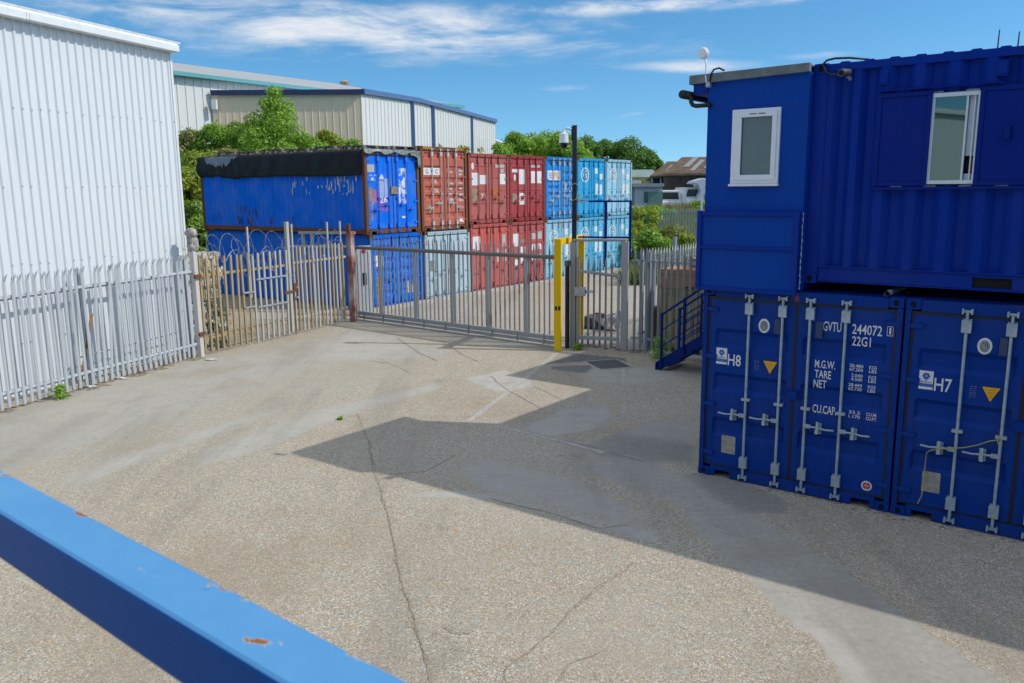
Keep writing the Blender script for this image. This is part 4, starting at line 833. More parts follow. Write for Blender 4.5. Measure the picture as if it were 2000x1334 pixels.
# left fence
FA_ = Vector((-9.202, 14.392, 0)); FB_ = Vector((-7.47, 19.3, 0)); fd = (FB_ - FA_).normalized()
lf, _ = fence_root(FA_ - fd * 4.0, FB_, 'palisade_fence', 'light grey palisade fence with splayed spikes in front of the white shed', 'fence')
pm = pale_mesh(2.42, .072, .10, FENW)
s = .05; i = 0
while s < 9.12:
    o = put('pale', pm, lf); o.location = (s, -.03, .04 + rs.uniform(-.01, .02)); o.rotation_euler = (rs.gauss(0, .012), rs.gauss(0, .010) + (.05 if 6.2 < s < 6.6 else 0) + (rs.gauss(0, .03) if rs.random() < .12 else 0), rs.gauss(0, .06)); s += .1575 + rs.uniform(-.006, .006)
for z in (.30, 2.02): mb = MB(); mb.box(-.1, 9.15, -.012, .05, z, z + .05); mb.box(-.1, 9.15, .042, .05, z - .04, z); mb.build('rail', FENW, lf)
mb = MB(); mb.tube([(5.9, .16, .62), (8.75, .16, .66)], .016, 6); mb.build('tie_rod', GALV, lf)
for x in (.6, 3.3, 6.02, 9.05): mb = MB(); mb.box(x, x + .10, .055, .062, 0, 2.4); mb.box(x, x + .10, .14, .147, 0, 2.4); mb.box(x + .047, x + .053, .062, .14, 0, 2.4); mb.build('post', FENW, lf)
mb = MB(); mb.prism([(0, 0), (.07, 0), (.07, 1.55), (0, 1.5)], 0, .008); o = mb.build('metal_strip', paint('rusty brown strip', (.30, .17, .08), .8, .4, .3, .3)); o.location = FA_ + fd * 1.80 + Vector((-.943, .333, 0)) * .14; o.rotation_euler = (R(6), R(13), math.atan2(fd.y, fd.x)); tag(o, 'thin rusty brown strip leaning between the palisade fence and the white shed', 'metal strip')
# tall pale post at the corner
cp = empty('gate_post', FB_ + Vector((.03, .02, 0)), math.atan2(fd.y, fd.x), 'tall pale square post with rags wound round its top, ending the palisade fence', 'gate post')
CREAM = paint('flaking cream paint', (.58, .55, .52), .6, .22, .3, .2)
mb = MB(); mb.box(-.062, .062, -.062, .062, 0, 2.98); mb.build('post', CREAM, cp, .006)
mb = MB()
rgr = random.Random(3)
for q_, r_ in (((0, 0, 2.93), (.13, .13, .12)), ((.02, 0, 2.76), (.12, .12, .14)), ((-.01, .01, 2.60), (.105, .11, .12)), ((.06, -.06, 2.66), (.06, .05, .16))):
    lump(mb, q_, r_, rgr, 8)
mb.build('rag', plain('grey rag', (.36, .34, .31), .95, 0, .35, 14, .2, .6), cp, smooth=True)
mb = MB(); mb.box(-.12, .09, -.12, -.075, .52, .60); mb.box(-.12, .09, -.12, -.075, 1.88, 1.97); mb.build('hinge', RUSTF, cp)
# rusty double gate
OCH = paint('rust stained galvanised', (.42, .32, .17), .7, .55, .3, .2, 0, 4, (.25, .14, .055), rscale=1.3); OCH2 = paint('pale rust stained galvanised', (.48, .46, .40), .7, .38, .25, .2, 0, 9, (.30, .21, .11), rscale=1.3)
GA = Vector((-7.47, 19.3, 0)); GB = Vector((-4.77, 24.5, 0)); gd = (GB - GA).normalized(); grz = math.atan2(gd.y, gd.x)
gpl = MB(); 
def flat_pale(h, w_=.055): mb = MB(); mb.prism([(-w_ / 2, 0), (w_ / 2, 0), (w_ / 2, h - .02), (w_ / 2 - .02, h), (-w_ / 2 + .02, h), (-w_ / 2, h - .02)], -.02, .0); mb.prism([(-w_ / 2, 0), (-w_ / 2 + .006, 0), (-w_ / 2 + .006, h - .03), (-w_ / 2, h - .03)], -.0, .02); return mb.mesh('pale', OCH)
fp1 = flat_pale(2.28); fp2 = flat_pale(2.30, .052)
lf1 = empty('gate_leaf', GA, grz, 'rust stained gate leaf nearest the white shed, with two welded crossbars', 'gate', 'leaves of the rusty double gate')
for k in range(16): o = put('pale', fp1, lf1, mat=OCH if k < 9 else OCH2); o.location = (.20 + k * .192, 0, .06 + rs.uniform(-.03, .02)); o.rotation_euler = (0, rs.gauss(0, .008), 0)
for z in (.40, 1.92): mb = MB(); mb.box(.05, 3.30, .021, .06, z - .03, z + .03); mb.build('rail', OCH, lf1)
for s0, s1, z in ((1.98, 3.10, 1.655), (1.98, 3.10, .94), (1.50, 1.85, 1.36), (1.52, 1.86, .98)): mb = MB(); mb.box(s0, s1, -.05, -.021, z - .02, z + .02); mb.build('crossbar', GALV, lf1)
mb = MB(); mb.box(1.82, 1.86, .022, .06, 1.2, 3.0); mb.build('upright', OCH2, lf1); mb = MB(); mb.box(3.19, 3.28, -.03, .06, .10, 3.07); mb.build('end_stile', OCH2, lf1); mb = MB(); mb.box(.03, .09, -.02, .04, .10, 2.2); mb.build('hinge_stile', OCH, lf1)
mb = MB(); mb.tube([(3.30, -.05, .02), (3.30, -.05, .9)], .012, 6); mb.box(2.95, 3.4, -.06, -.031, 1.18, 1.23); mb.box(3.30, 3.42, -.07, -.031, 1.24, 1.42); mb.build('drop_bolt', RUSTF, lf1)
lf2 = empty('gate_leaf', GA + gd * 3.42, grz, 'paler gate leaf with close bars, hung on the red rusted post', 'gate', 'leaves of the rusty double gate')
for k in range(13): o = put('pale', fp2, lf2, mat=OCH2 if k % 3 else OCH); o.location = (.13 + k * .162, 0, .08 + rs.uniform(-.02, .02)); o.rotation_euler = (0, rs.gauss(0, .006), 0)
for z in (.46, 1.96): mb = MB(); mb.box(.0, 2.25, .021, .06, z - .03, z + .03); mb.build('rail', OCH2, lf2)
for x, h in ((.03, 3.0), (1.49, 3.0), (2.06, 3.0)): mb = MB(); mb.box(x - .022, x + .022, .02, .06, .12 if x != 1.49 else 1.0, h); mb.build('upright', OCH2, lf2)
mb = MB(); mb.box(.0, .10, -.05, -.0, 1.0, 1.04); mb.box(.0, .10, -.05, 0, 1.28, 1.32); mb.build('latch', OCH, lf2)
# red rusty post
rp_ = empty('gate_post', GB + Vector((.02, -.03, 0)), grz, 'red rusted square post with peeling paint, between the rusty gate and the sliding gate', 'gate post')
mb = MB(); mb.box(-.085, .085, -.085, .085, 0, 2.70); mb.build('post', paint('peeling red and white paint', (.26, .075, .05), .7, .5, .4, .5, 0, 2, (.14, .05, .025), fadec=(.62, .56, .52)), rp_, .006)
mb = MB(); mb.box(-.10, -.02, -.05, .05, 2.70, 2.92); mb.build('cap', RUSTF, rp_)
# razor wire on the rusty gate
rw = empty('razor_wire', GA, grz, 'tangled coils of razor wire along the top of the rusty double gate', 'razor wire')
rz = random.Random(13)
for s0, s1, loops, rad in ((.1, 1.9, 5, .30), (.2, 2.4, 4, .24), (1.8, 3.3, 4, .36), (2.0, 3.2, 3, .26), (3.5, 5.6, 5, .22), (4.0, 5.6, 4, .2)):
    mb = MB(); pts = []; n = loops * 22; ph = [rz.uniform(0, 6) for _ in range(4)]
    for i in range(n + 1):
        a = i / 22 * 2 * math.pi; k = i / n; r_ = rad * (1 + .35 * math.sin(a * .43 + ph[0]) + .2 * math.sin(a * .9 + ph[1]))
        pts.append((s0 + (s1 - s0) * k + .45 * r_ * math.sin(a) + .12 * math.sin(a * .5 + ph[2]), .02 + .25 * r_ * math.cos(a + .6), 2.32 + .22 * math.sin(k * 5 + ph[3]) + r_ * math.cos(a)))
    mb.tube(pts, .0055, 4)
    for i in range(0, n, 3):
        p = Vector(pts[i]); mb.bar(p - Vector((.02, 0, .014)), p + Vector((.02, 0, .014)), .003, .012)
    mb.build('coil', plain('barbed steel', (.26, .27, .28), .45, .3), rw)
# sliding gate
SA = Vector((-4.6, 24.8, 0)); SB = Vector((1.25, 20.0, 0)); sdv = (SB - SA).normalized(); srz = math.atan2(sdv.y, sdv.x)
sg = empty('sliding_gate', SA, srz, 'long grey sliding gate of thin palisade bars under a round top rail', 'gate')
mb = MB(); mb.box(-.25, 7.42, -.045, .045, .16, .27); mb.build('bottom_beam', GALVD, sg, .006); mb = MB(); mb.box(-.25, 7.42, -.055, .055, .06, .125); mb.build('track_beam', GALVD, sg, .004)
mb = MB(); mb.tube([(-.25, 0, 2.19), (7.35, 0, 2.22)], .052, 10); mb.build('top_rail', paint('grimy grey rail', (.17, .165, .155), .7, .25, .4, .3), sg)
spm = pale_mesh(2.28, .050, 0, GALVD, 1); k = 0
for k in range(46): o = put('pale', spm, sg); o.location = (.02 + k * .161, .075, .27); o.scale = (1, 1, 1.0 if k > 2 else .82)
for x in (-.12, .96, 2.41, 3.87, 5.17, 6.46): mb = MB(); mb.box(x - .04, x + .04, -.04, .04, .27, 2.15); mb.build('stile', GALVD, sg, .004)
mb = MB(); mb.box(7.38, 7.46, -.05, .05, .13, 2.12); mb.build('end_stile', GALV, sg, .004)
mb = MB()
for i in range(9): mb.box(.2 + i * .85, .23 + i * .85, -.065, -.02, .04, .30)
mb.build('bracket', GALVD, sg)
# yellow portal that guides the gate
yp = empty('gate_portal', Vector((1.112, 19.60, 0)), 0, 'yellow square steel portal that the sliding gate runs through', 'portal')
YB = Vector((.70, 1.72, 0)); yrz = math.atan2(YB.y, YB.x)
for p, h in ((Vector((0, 0, 0)), 2.70), (YB, 2.70)):
    mb = MB(); mb.box(-.08, .08, -.075, .075, 0, h); o = mb.build('post', YELLOW, yp, .008); o.location = p; o.rotation_euler = (0, 0, yrz - R(78))
mb = MB(); mb.bar(Vector((0, 0, 2.62)) + YB * .048, Vector((0, 0, 2.62)) + YB * .955, .13, .15); mb.build('top_beam', YELLOW, yp, .008)
mb = MB(); mb.box(-.068, -.012, -.078, -.0755, 1.0, 1.10); mb.box(.012, .068, -.078, -.0755, 1.0, 1.10); o = mb.build('black_patch', BLACK, yp); o.rotation_euler = (0, 0, yrz - R(78))
# black stop post and grey catch post beside the portal
ps = empty('stop_post', Vector((1.36, 19.93, 0)), srz, 'black rubber edged stop post where the sliding gate closes', 'post')
mb = MB(); mb.box(-.035, .035, -.05, .05, 0, 2.02); mb.build('post', BLACK, ps, .004); mb = MB(); mb.box(-.05, .05, -.06, .06, 2.02, 2.16); mb.build('cap', plain('grey plastic', (.12, .12, .125), .5), ps, .01)
# CCTV pole
pc = gp(1117, 674); pc = Vector((1.53, 20.06, 0))
pol = empty('camera_pole', pc, 0, 'tall dark slate pole carrying the white dome camera beside the yellow portal', 'pole')
mb = MB(); mb.box(-.055, .055, -.055, .055, 0, 5.32); mb.build('shaft', POLEM, pol, .012); mb = MB(); mb.box(-.057, .057, -.057, .057, 5.321, 5.335); mb.build('cap', BLACK, pol)
mb = MB(); mb.box(-.075, -.056, -.05, .05, 4.98, 5.30); mb.build('mounting_plate', BLACK, pol)
for z0, z1 in ((3.97, 3.62), (3.98, 3.63)):
    mb = MB(); mb.tube([(-.062, -.06, z0 - .02), (.0, -.075, z0 + .015), (.075, -.05, z0 - .01), (.085, .02, z0 - .1), (.072, .04, z0 - .22), (.04, -.08, z1), (-.05, -.07, z1 - .04), (-.066, .05, z1 - .07)], .009, 6); mb.build('cable_tie', plain('yellow tape', (.45, .42, .04), .5), pol, smooth=True)
    break
dm = empty('dome_camera', pc + Vector((-.255, -.02, 5.0)), 0, 'white dome security camera with a black lens ball on the dark pole', 'security camera')
mb = MB(); mb.tube([(.02, 0, .24), (.10, 0, .265), (.18, 0, .25)], [.03, .028, .035], 10); mb.build('arm', UPVC, dm, smooth=True)
mb = MB(); mb.tube([(0, 0, .24), (0, 0, .17), (0, 0, .14), (0, 0, -.06), (0, 0, -.07)], [.03, .05, .105, .115, .112], 20); mb.build('housing', UPVC, dm)
mb = MB(); mb.tube([(0, 0, -.07), (0, 0, -.12), (0, 0, -.17), (0, 0, -.20), (0, 0, -.212)], [.092, .088, .065, .035, .005], 18); mb.build('lens_ball', plain('black lens', (.008, .008, .010), .12), dm, smooth=True)
# pedestrian gate
PA = Vector((1.50, 20.01, 0)); PB = Vector((2.76, 19.57, 0)); pdv = (PB - PA).normalized(); prz = math.atan2(pdv.y, pdv.x)
pg = empty('pedestrian_gate', PA, prz, 'narrow grey pedestrian gate with a lock box, right of the yellow portal', 'gate')
GALP = paint('pale galvanised tube', (.40, .41, .415), .5, .05, .3, .15, .2)
mb = MB(); mb.box(.09, .15, -.03, .03, .10, 2.25); mb.build('stile', GALP, pg, .004); mb = MB(); mb.box(1.10, 1.16, -.03, .03, .03, 1.86); mb.build('stile', GALP, pg, .004)
mb = MB(); mb.box(.15, 1.10, -.03, .03, .22, .31); mb.build('rail', GALP, pg, .004); mb = MB(); mb.bar((.15, -.01, 1.90), (1.10, -.01, 1.80), .05, .07); mb.build('rail', GALP, pg, .004)
mb = MB(); mb.tube([(.5, -.06, 1.875), (1.14, -.07, 1.80)], .02, 8); mb.box(1.12, 1.2, -.1, -.03, 1.72, 1.82); mb.build('closer_arm', GALVD, pg)
ppm = pale_mesh(2.22, .055, 0, GALVD, 1)
for k in range(6): o = put('pale', ppm, pg); o.location = (.23 + k * .145, .035, .02)
mb = MB(); mb.box(.05, .33, -.09, -.031, 1.30, 1.52); mb.box(.0, .40, -.05, -.03, 1.36, 1.40); mb.box(.33, .52, -.045, -.030, 1.38, 1.44); mb.build('lock_box', GALV, pg, .006)
gs = empty('gate_surround', PA, prz, 'grey posts and lintel round the pedestrian gate, with an open dark blue frame above', 'gate frame')
mb = MB(); mb.box(-.06, .07, -.05, .06, 0, 2.60); mb.build('post', GALP, gs, .005); mb = MB(); mb.box(1.20, 1.36, -.06, .06, 0, 2.62); mb.build('post', GALP, gs, .005)
mb = MB(); mb.tube([(.0, -.01, 2.64), (1.30, -.01, 2.66)], .035, 8); mb.build('lintel', GALP, gs)
for x in (.78, 1.37): mb = MB(); mb.box(x - .028, x + .028, .07, .12, 2.30 if x > 1 else 2.0, 3.58); mb.build('upright', SHUT, gs)
for z in (3.56, 2.71): mb = MB(); mb.box(.36 if z > 3 else .1, 1.342, .075, .115, z - .02, z + .022); mb.build('crossbar', SHUT, gs)
mb = MB(); mb.box(-.02, .36, .08, .11, 3.548, 3.572); mb.build('crossbar', GALV, gs)
# right fence and the fence running back behind it
RA = Vector((2.86, 19.53, 0)); RB = Vector((6.55, 16.72, 0))
rf_, RL = fence_root(RA, RB, 'palisade_fence', 'blue grey palisade fence between the pedestrian gate and the blue containers', 'fence')
FENB = paint('bluish dull galvanised', (.30, .345, .38), .5, .04, .25, .15, .2); rpm = pale_mesh(2.47, .070, 0, FENB, 1)
for k in range(29): o = put('pale', rpm, rf_); o.location = (.10 + k * .158, -.03, .03 + rs.uniform(-.01, .01))
for z in (.30, 2.15): mb = MB(); mb.box(.0, RL, -.012, .04, z, z + .05); mb.build('rail', FENB, rf_)
for x in (.36, 3.1): mb = MB(); mb.box(x, x + .10, .05, .14, 0, 2.4); mb.build('post', FENB, rf_)
BA = Vector((3.12, 20.05, 0)); BB = BA + N1 * 9.0
bf, BL_ = fence_root(BB, BA, 'palisade_fence', 'sunlit pale palisade fence running back behind the cardboard boxes', 'fence')
bpm = pale_mesh(2.38, .066, 0, FENW, 1)
for k in range(57): o = put('pale', bpm, bf); o.location = (.10 + k * .157, .045, .03)
for z in (.30, 2.02): mb = MB(); mb.box(0, BL_, -.02, .03, z, z + .055); mb.build('rail', FENW, bf)
for x in (1.6, 4.3, 6.9): mb = MB(); mb.box(x, x + .10, -.12, -.03, 0, 2.6); mb.build('post', FENB, bf)
# cardboard boxes between the two fences
CARD = plain('brown cardboard', (.46, .255, .12), .85, 0, .12, 3, .2, .15); OLIVE = plain('olive stained cardboard', (.40, .32, .13), .85, 0, .35, 2.4, .2, .2); PALEC = plain('pale card', (.52, .42, .30), .85, 0, .1)
frz = math.atan2((RB - RA).y, (RB - RA).x)
def rfp(s, d, z): return RA + (RB - RA).normalized() * s + Vector((-(RB - RA).normalized().y, (RB - RA).normalized().x, 0)) * d + Vector((0, 0, z))
def cbox(loc, w_, d_, h, lab, m, flaps=True, stripes=False, word=None):
    e = empty('cardboard_box', loc, frz, lab, 'cardboard box', 'boxes behind the right fence')
    mb = MB(); mb.box(0, w_, 0, d_, 0, h)
    if stripes:
        for i in range(int(w_ / .1)): mb.box(i * .1 + .01, i * .1 + .075, -.018, .001, .01, h - .01)
    mb.build('body', m, e, .008)
    mb = MB(); mb.box(w_ / 2 - .04, w_ / 2 + .04, -.004, d_ * .5, h + .001, h + .004); mb.box(.0, w_, -.004, -.001, h * .72, h * .72 + .012); mb.build('tape', plain('brown tape', (.20, .10, .04), .4), e)
    if flaps:
        mb = MB(); mb.prism([(0, h), (-.02, h + .02), (-.12, h - .16), (-.105, h - .17)], 0, w_, 'x'); 
        f = mb.build('flap', m, e)
    if word:
        for i in range(4): mb = MB(); rect(mb, w_ * (.62 + .08 * i), w_ * (.62 + .08 * i) + .04 + .012 * (i % 2), .03, .075, -.006); mb.build('print_mark', BLACK, e, fixn=False)
    return e
cbox(rfp(.58, .36, .12), 1.05, .95, 1.40, 'tall olive stained box at the left of the pile behind the palisade fence', OLIVE, False, True)
cbox(rfp(1.72, .36, .12), 1.15, .95, 1.36, 'tall olive stained box at the right of the pile, partly behind the stair', OLIVE, False, True)
cbox(rfp(.55, .34, 1.525), .98, .9, .46, 'wide brown box with a row of dark print marks, on the left olive box', CARD, False, False, True)
cbox(rfp(1.56, .52, 1.53), .62, .7, .40, 'small brown box on the right olive box beside the wider printed one', CARD, False)
cbox(rfp(.95, 1.05, 2.0), .9, .28, .20, 'flat brown box on the very top at the back of the pile', CARD, False)
mb = MB(); mb.prism([(0, 0), (.55, -.05), (.6, .0), (.05, .08)], 0, .5); o = mb.build('card_sheet', PALEC); o.location = rfp(2.2, .4, 1.58); o.rotation_euler = (0, .35, frz); tag(o, 'pale folded card sheet leaning on the boxes behind the stair', 'card sheet')
cbox(rfp(.10, .55, .0), .30, .4, 1.0, 'narrow dark brown box standing just inside the fence by the gate post', plain('dark brown card', (.12, .065, .04), .85), False)
# rubbish behind the pedestrian gate
mb = MB(); lump(mb, (0, 0, .18), (.30, .26, .26), random.Random(4)); lump(mb, (.2, .1, .28), (.2, .2, .22), random.Random(5)); o = mb.build('rubbish_bag', plain('crumpled clear plastic', (.46, .43, .44), .5, 0, .4, 9, .5, .5)); o.location = gp(1196, 645); tag(o, 'crumpled pale plastic bag on the road behind the pedestrian gate', 'rubbish bag')
mb = MB(); lump(mb, (0, 0, .12), (.55, .35, .26), random.Random(8)); o = mb.build('rubbish_heap', plain('dark heap', (.075, .075, .085), .8, 0, .4, 9, .3, .5)); o.location = gp(1165, 640); tag(o, 'low dark heap of rubbish beside the pale plastic bag', 'rubbish heap')
# control cabinet, bollard, steel frame behind the sliding gate
qc = Vector((at(713, 560, 25.55).x, 25.55, 0)); cab = empty('control_cabinet', qc, R(6), 'tall white control cabinet with a red spot, behind the left end of the sliding gate', 'cabinet')
mb = MB(); mb.box(-.20, .20, 0, .3, 0, 2.18); mb.build('case', UPVC, cab, .01); mb = MB(); mb.disc((.0, 2.02), .07, -.004, 16); mb.build('red_spot', REDS, cab, fixn=False); mb = MB(); mb.box(-.06, .06, -.02, -.002, .98, 1.36); mb.build('handle', BLACK, cab, .01)
yb = empty('bollard', Vector((at(743, 575, 25.6).x, 25.6, 0)), 0, 'slim yellow bollard behind the bars of the sliding gate', 'bollard'); mb = MB(); mb.box(-.06, .06, -.06, .06, 0, 1.20); mb.build('post', YELLOW, yb, .006); mb = MB(); mb.box(-.1, .1, -.1, .1, 0, .015); mb.build('base_plate', YELLOW, yb)
fo = Vector((at(588, 460, 26.6).x, 26.6, 0)); stf = empty('steel_frame', fo, R(-14), 'pale grey steel frame in front of the long blue container', 'frame')
for x in (.0, .32, 1.65): mb = MB(); mb.box(x, x + .08, 0, .08, 0, 2.52); mb.build('post', GALP, stf)
mb = MB(); mb.box(-.1, 1.85, .0, .08, 2.521, 2.60); mb.build('beam', GALP, stf); mb = MB(); mb.box(-.4, 1.7, -.06, -.01, 2.10, 2.17); mb.build('beam', OCH2, stf)
# bales and broken pallets behind the rusty gate
def bale(loc, rz_, sz, mat, lab, seed, strap=True, fray=True):
    e = empty('bale', loc, rz_, lab, 'bale', 'bales behind the rusty gate'); rg = random.Random(seed)
    bm = bmesh.new(); bmesh.ops.create_cube(bm, size=1); bmesh.ops.subdivide_edges(bm, edges=bm.edges[:], cuts=9, use_grid_fill=True)
    for v_ in bm.verts:
        n_ = Vector([abs(c) > .499 and c or 0 for c in v_.co]); v_.co = Vector((v_.co.x * sz[0], v_.co.y * sz[1], v_.co.z * sz[2] + sz[2] / 2)); v_.co += Vector((rg.uniform(-1, 1), rg.uniform(-1, 1), rg.uniform(-.5, .5))) * .045
    me = bpy.data.meshes.new('pack'); bm.to_mesh(me); bm.free(); me.materials.append(mat); put('pack', me, e)
    for k in range(3):
        mb = MB(); x = -sz[0] * .3 + k * sz[0] * .3; mb.box(x - .012, x + .012, -sz[1] / 2 - .05, sz[1] / 2 + .05, -.01 + .02, .03); mb.box(x - .012, x + .012, -sz[1] / 2 - .06, -sz[1] / 2 - .05, .01, sz[2] + .03); mb.box(x - .012, x + .012, -sz[1] / 2 - .06, sz[1] / 2 + .06, sz[2] + .03, sz[2] + .036); mb.build('strap', plain('bale strap', (.2, .2, .2), .5), e)
    if fray:
        mb = MB()
        for k in range(16):
            p = Vector((sz[0] * .5 + rg.uniform(-.5, .06), -sz[1] * .5 - .03, sz[2] * rg.uniform(.2, .95))); q_ = p + Vector((rg.uniform(-.05, .15), -.05, -rg.uniform(.08, .25))); mb.bar(p, q_, rg.uniform(.04, .12), .004, (0, 1, 0))
        mb.build('torn_wrap', mat, e)
    return e
def voro_mat(name, cols, scale, rough=.6):
    m, n, b = base_mat(name, rough); v = N(n, 'ShaderNodeTexCoord').outputs['Object']; t = N(n, 'ShaderNodeTexVoronoi'); t.inputs['Scale'].default_value = scale; n.links.new(v, t.inputs['Vector'])
    sp = N(n, 'ShaderNodeSeparateColor'); n.links.new(t.outputs['Color'], sp.inputs[0]); cr = N(n, 'ShaderNodeValToRGB'); cr.color_ramp.interpolation = 'CONSTANT'
    while len(cr.color_ramp.elements) < len(cols): cr.color_ramp.elements.new(.5)
    for i, (e, c) in enumerate(zip(cr.color_ramp.elements, cols)): e.position = i / len(cols); e.color = (*c, 1)
    n.links.new(sp.outputs[0], cr.inputs[0]); n.links.new(cr.outputs[0], b.inputs['Base Color']); bump(n, b, t.outputs['Distance'], .8, .04); return m
m, n, b = base_mat('cream baled film', .5); v = N(n, 'ShaderNodeTexCoord').outputs['Object']; cn = noise(n, v, 3.5, 8, .7); c = mixc(n, ss(n, cn, .3, .7), (.66, .57, .42), (.82, .77, .66)); c = mixc(n, ss(n, noise(n, v, 7, 6, .75, (1, 1, .5), (3, 1, 7)), .58, .68), c, (.22, .17, .11)); c = mixc(n, ss(n, noise(n, v, 5, 5, .7, None, (9, 1, 7)), .62, .66), c, (.78, .76, .72)); n.links.new(c, b.inputs['Base Color']); bump(n, b, noise(n, v, 6, 8, .75), 1.0, .10); BALEW = m
BALEP = voro_mat('mixed baled plastic', [(.10, .16, .16), (.24, .30, .29), (.45, .47, .45), (.05, .07, .07), (.16, .22, .12), (.30, .20, .12), (.10, .16, .30), (.5, .5, .48)], 13, .4)
bc = GA + gd * .62 + Vector((-gd.y, gd.x, 0)) * .95
bale(bc, grz + .1, (1.15, 1.2, 1.22), BALEP, 'lower bale of mixed green and grey plastic behind the rusty gate', 3)
bale(bc + Vector((-.06, .02, 1.28)), grz + .05, (1.2, 1.2, 1.12), BALEW, 'upper bale of torn cream film standing on the mixed plastic bale', 5)
wd = plain('fresh brown pallet wood', (.34, .22, .12), .9, 0, .3, 9, .2, .4)
for k in range(3):
    e = empty('pallet', GA + gd * (1.55 + .02 * k) + Vector((-gd.y, gd.x, 0)) * 1.3 + Vector((0, 0, .0 + k * .165)), grz + .15 * k - .1, ('lowest', 'middle', 'topmost')[k] + ' broken brown pallet of the small stack beside the bales', 'pallet', 'broken pallets beside the bales'); pallet_parts(e, .48, .42, wd)
# ---------------------------------------------------------------- white shed on the left
nrm = Vector((-fd.y, fd.x, 0)); WA = FA_ + nrm * .45; WL = 5.50; W0 = -36.0
sh = empty('white_shed', WA + fd * W0, math.atan2(fd.y, fd.x), 'big white ribbed metal shed behind the left palisade fence', 'warehouse')
SHW = paint('white ribbed cladding', (.67, .705, .735), .45, 0, .16, .06, .0, 6); SHT = plain('white trim', (.74, .76, .77), .4, 0, .05)
def ribs(L_, z0, z1, per, dep):
    mb = MB(); pts = []; n = round(L_ / per); p = L_ / n
    for i in range(n): a = i * p; pts += [(a, 0), (a + .58 * p, 0), (a + .70 * p, -dep), (a + .86 * p, -dep)]
    pts.append((L_, 0)); k = len(pts); mb.add([(x, y, z) for z in (z0, z1) for x, y in pts], [(i, i + 1, k + i + 1, k + i) for i in range(k - 1)])
    mb.box(0, L_, .02, .06, z0, z1); return mb
LW = WL - W0; mb = ribs(LW, 0, 7.04, .198, .034); mb.build('cladding', SHW, sh, fixn=False); mb = MB()
for z in (1.1, 2.55, 4.0, 5.45):
    for i in range(60):
        if rs.random() < .55: x = LW - .03 - i * .198 - .015; zj = z + rs.uniform(-.03, .03); mb.box(x - .012, x + .012, -.046, -.032, zj - .012, zj + .012)
tag(mb.build('screws', plain('grey screw caps', (.44, .48, .51), .5), sh), kind='stuff')
mb = MB(); mb.box(LW, LW + .06, -.04, .25, 0, 7.04); mb.build('corner_trim', SHT, sh)
mb = MB(); mb.prism([(-.25, 7.02), (-.02, 7.02), (-.02, 7.21), (-.20, 7.21), (-.25, 7.15)], -.2, LW + .09, 'x'); mb.build('fascia', SHT, sh, .01)
mb = MB()
for k in range(6):
    for j in (0, 1): mb.box(LW - 3.9 + j * .06, LW - 3.885 + j * .06, -.254, -.24, 7.0 + k * .026, 7.012 + k * .026)
mb.build('rivets', GALVD, sh)
mb = MB(); mb.prism([(-.20, 7.212), (16, 9.0), (16, 9.05), (-.20, 7.25)], -.2, LW + .2, 'x'); mb.build('roof', plain('white roof sheet', (.6, .62, .64), .5), sh)
mb = MB(); mb.prism([(.06, 0), (16, 0), (16, 8.95), (.06, 7.18)], LW + .0, LW + .05, 'x'); mb.build('end_wall', SHW, sh)
mb = MB(); mb.box(-1, LW, -.30, .0, -.02, .10); mb.build('plinth', CONC, sh)
# ---------------------------------------------------------------- warehouses behind the bank
TANW = paint('tan ribbed cladding', (.86, .67, .49), .55, 0, .12, .05, 0, 8); WHW = paint('off white ribbed cladding', (.70, .70, .69), .5, 0, .1, .05, 0, 5)
def wallpanel(P, Q, z0, zP, zQ, per, dep, mat, name, parent, flip=1):
    """ribbed wall between plan points P,Q; tops zP,zQ"""
    P = Vector((*P, 0)); Q = Vector((*Q, 0)); d = Q - P; L_ = d.length; d.normalize(); nn = Vector((d.y, -d.x, 0)) * flip; mb = MB(); pts = []; n = max(1, round(L_ / per)); p = L_ / n
    for i in range(n): a = i * p; pts += [(a, 0), (a + .80 * p, 0), (a + .85 * p, -dep), (a + .95 * p, -dep)]
    pts.append((L_, 0)); k = len(pts); f = lambda x, y, z: tuple(P + d * x + nn * (-y) * -1 * -1 + Vector((0, 0, z)))
    vs = [f(x, y, z0) for x, y in pts] + [f(x, y, zP + (zQ - zP) * x / L_) for x, y in pts]
    mb.add(vs, [(i, i + 1, k + i + 1, k + i) for i in range(k - 1)]); mb.build(name, mat, parent, fixn=False)
A_ = at(706, 182, 55.0); C_ = at(967, 239, 80.0); B_ = at(413, 184, 54.7); M_ = at(815, 199, 63.0)
E_ = Vector((-4.4, 80.9, 0)); tw = empty('tan_warehouse', (0, 0, 0), 0, 'tan metal warehouse with a sunlit white end and blue gutter, behind the long blue container', 'warehouse')
# the sunlit face: straight in plan from A to C, ridge at M
dAC = (Vector((C_.x, C_.y, 0)) - Vector((A_.x, A_.y, 0))); tM = (M_.x / M_.y * A_.y - A_.x) / (dAC.x - M_.x / M_.y * dAC.y); Mp = Vector((A_.x, A_.y, 0)) + dAC * tM; zM = at(815, 199, Mp.y).z
wallpanel(B_[:2], A_[:2], 2.5, B_.z, A_.z, .45, .018, TANW, 'shaded_wall', tw); wallpanel(A_[:2], Mp[:2], 2.5, A_.z, zM, .55, .05, WHW, 'end_wall', tw); wallpanel(Mp[:2], C_[:2], 2.5, zM, C_.z, .55, .05, WHW, 'end_wall', tw); wallpanel(C_[:2], E_[:2], 2.5, C_.z, C_.z, .55, .05, WHW, 'back_wall', tw)
BLG = plain('blue gutter paint', (.09, .16, .33), .4, 0, .06); BLD = plain('dark navy gutter paint', (.03, .04, .12), .5, 0, .06)
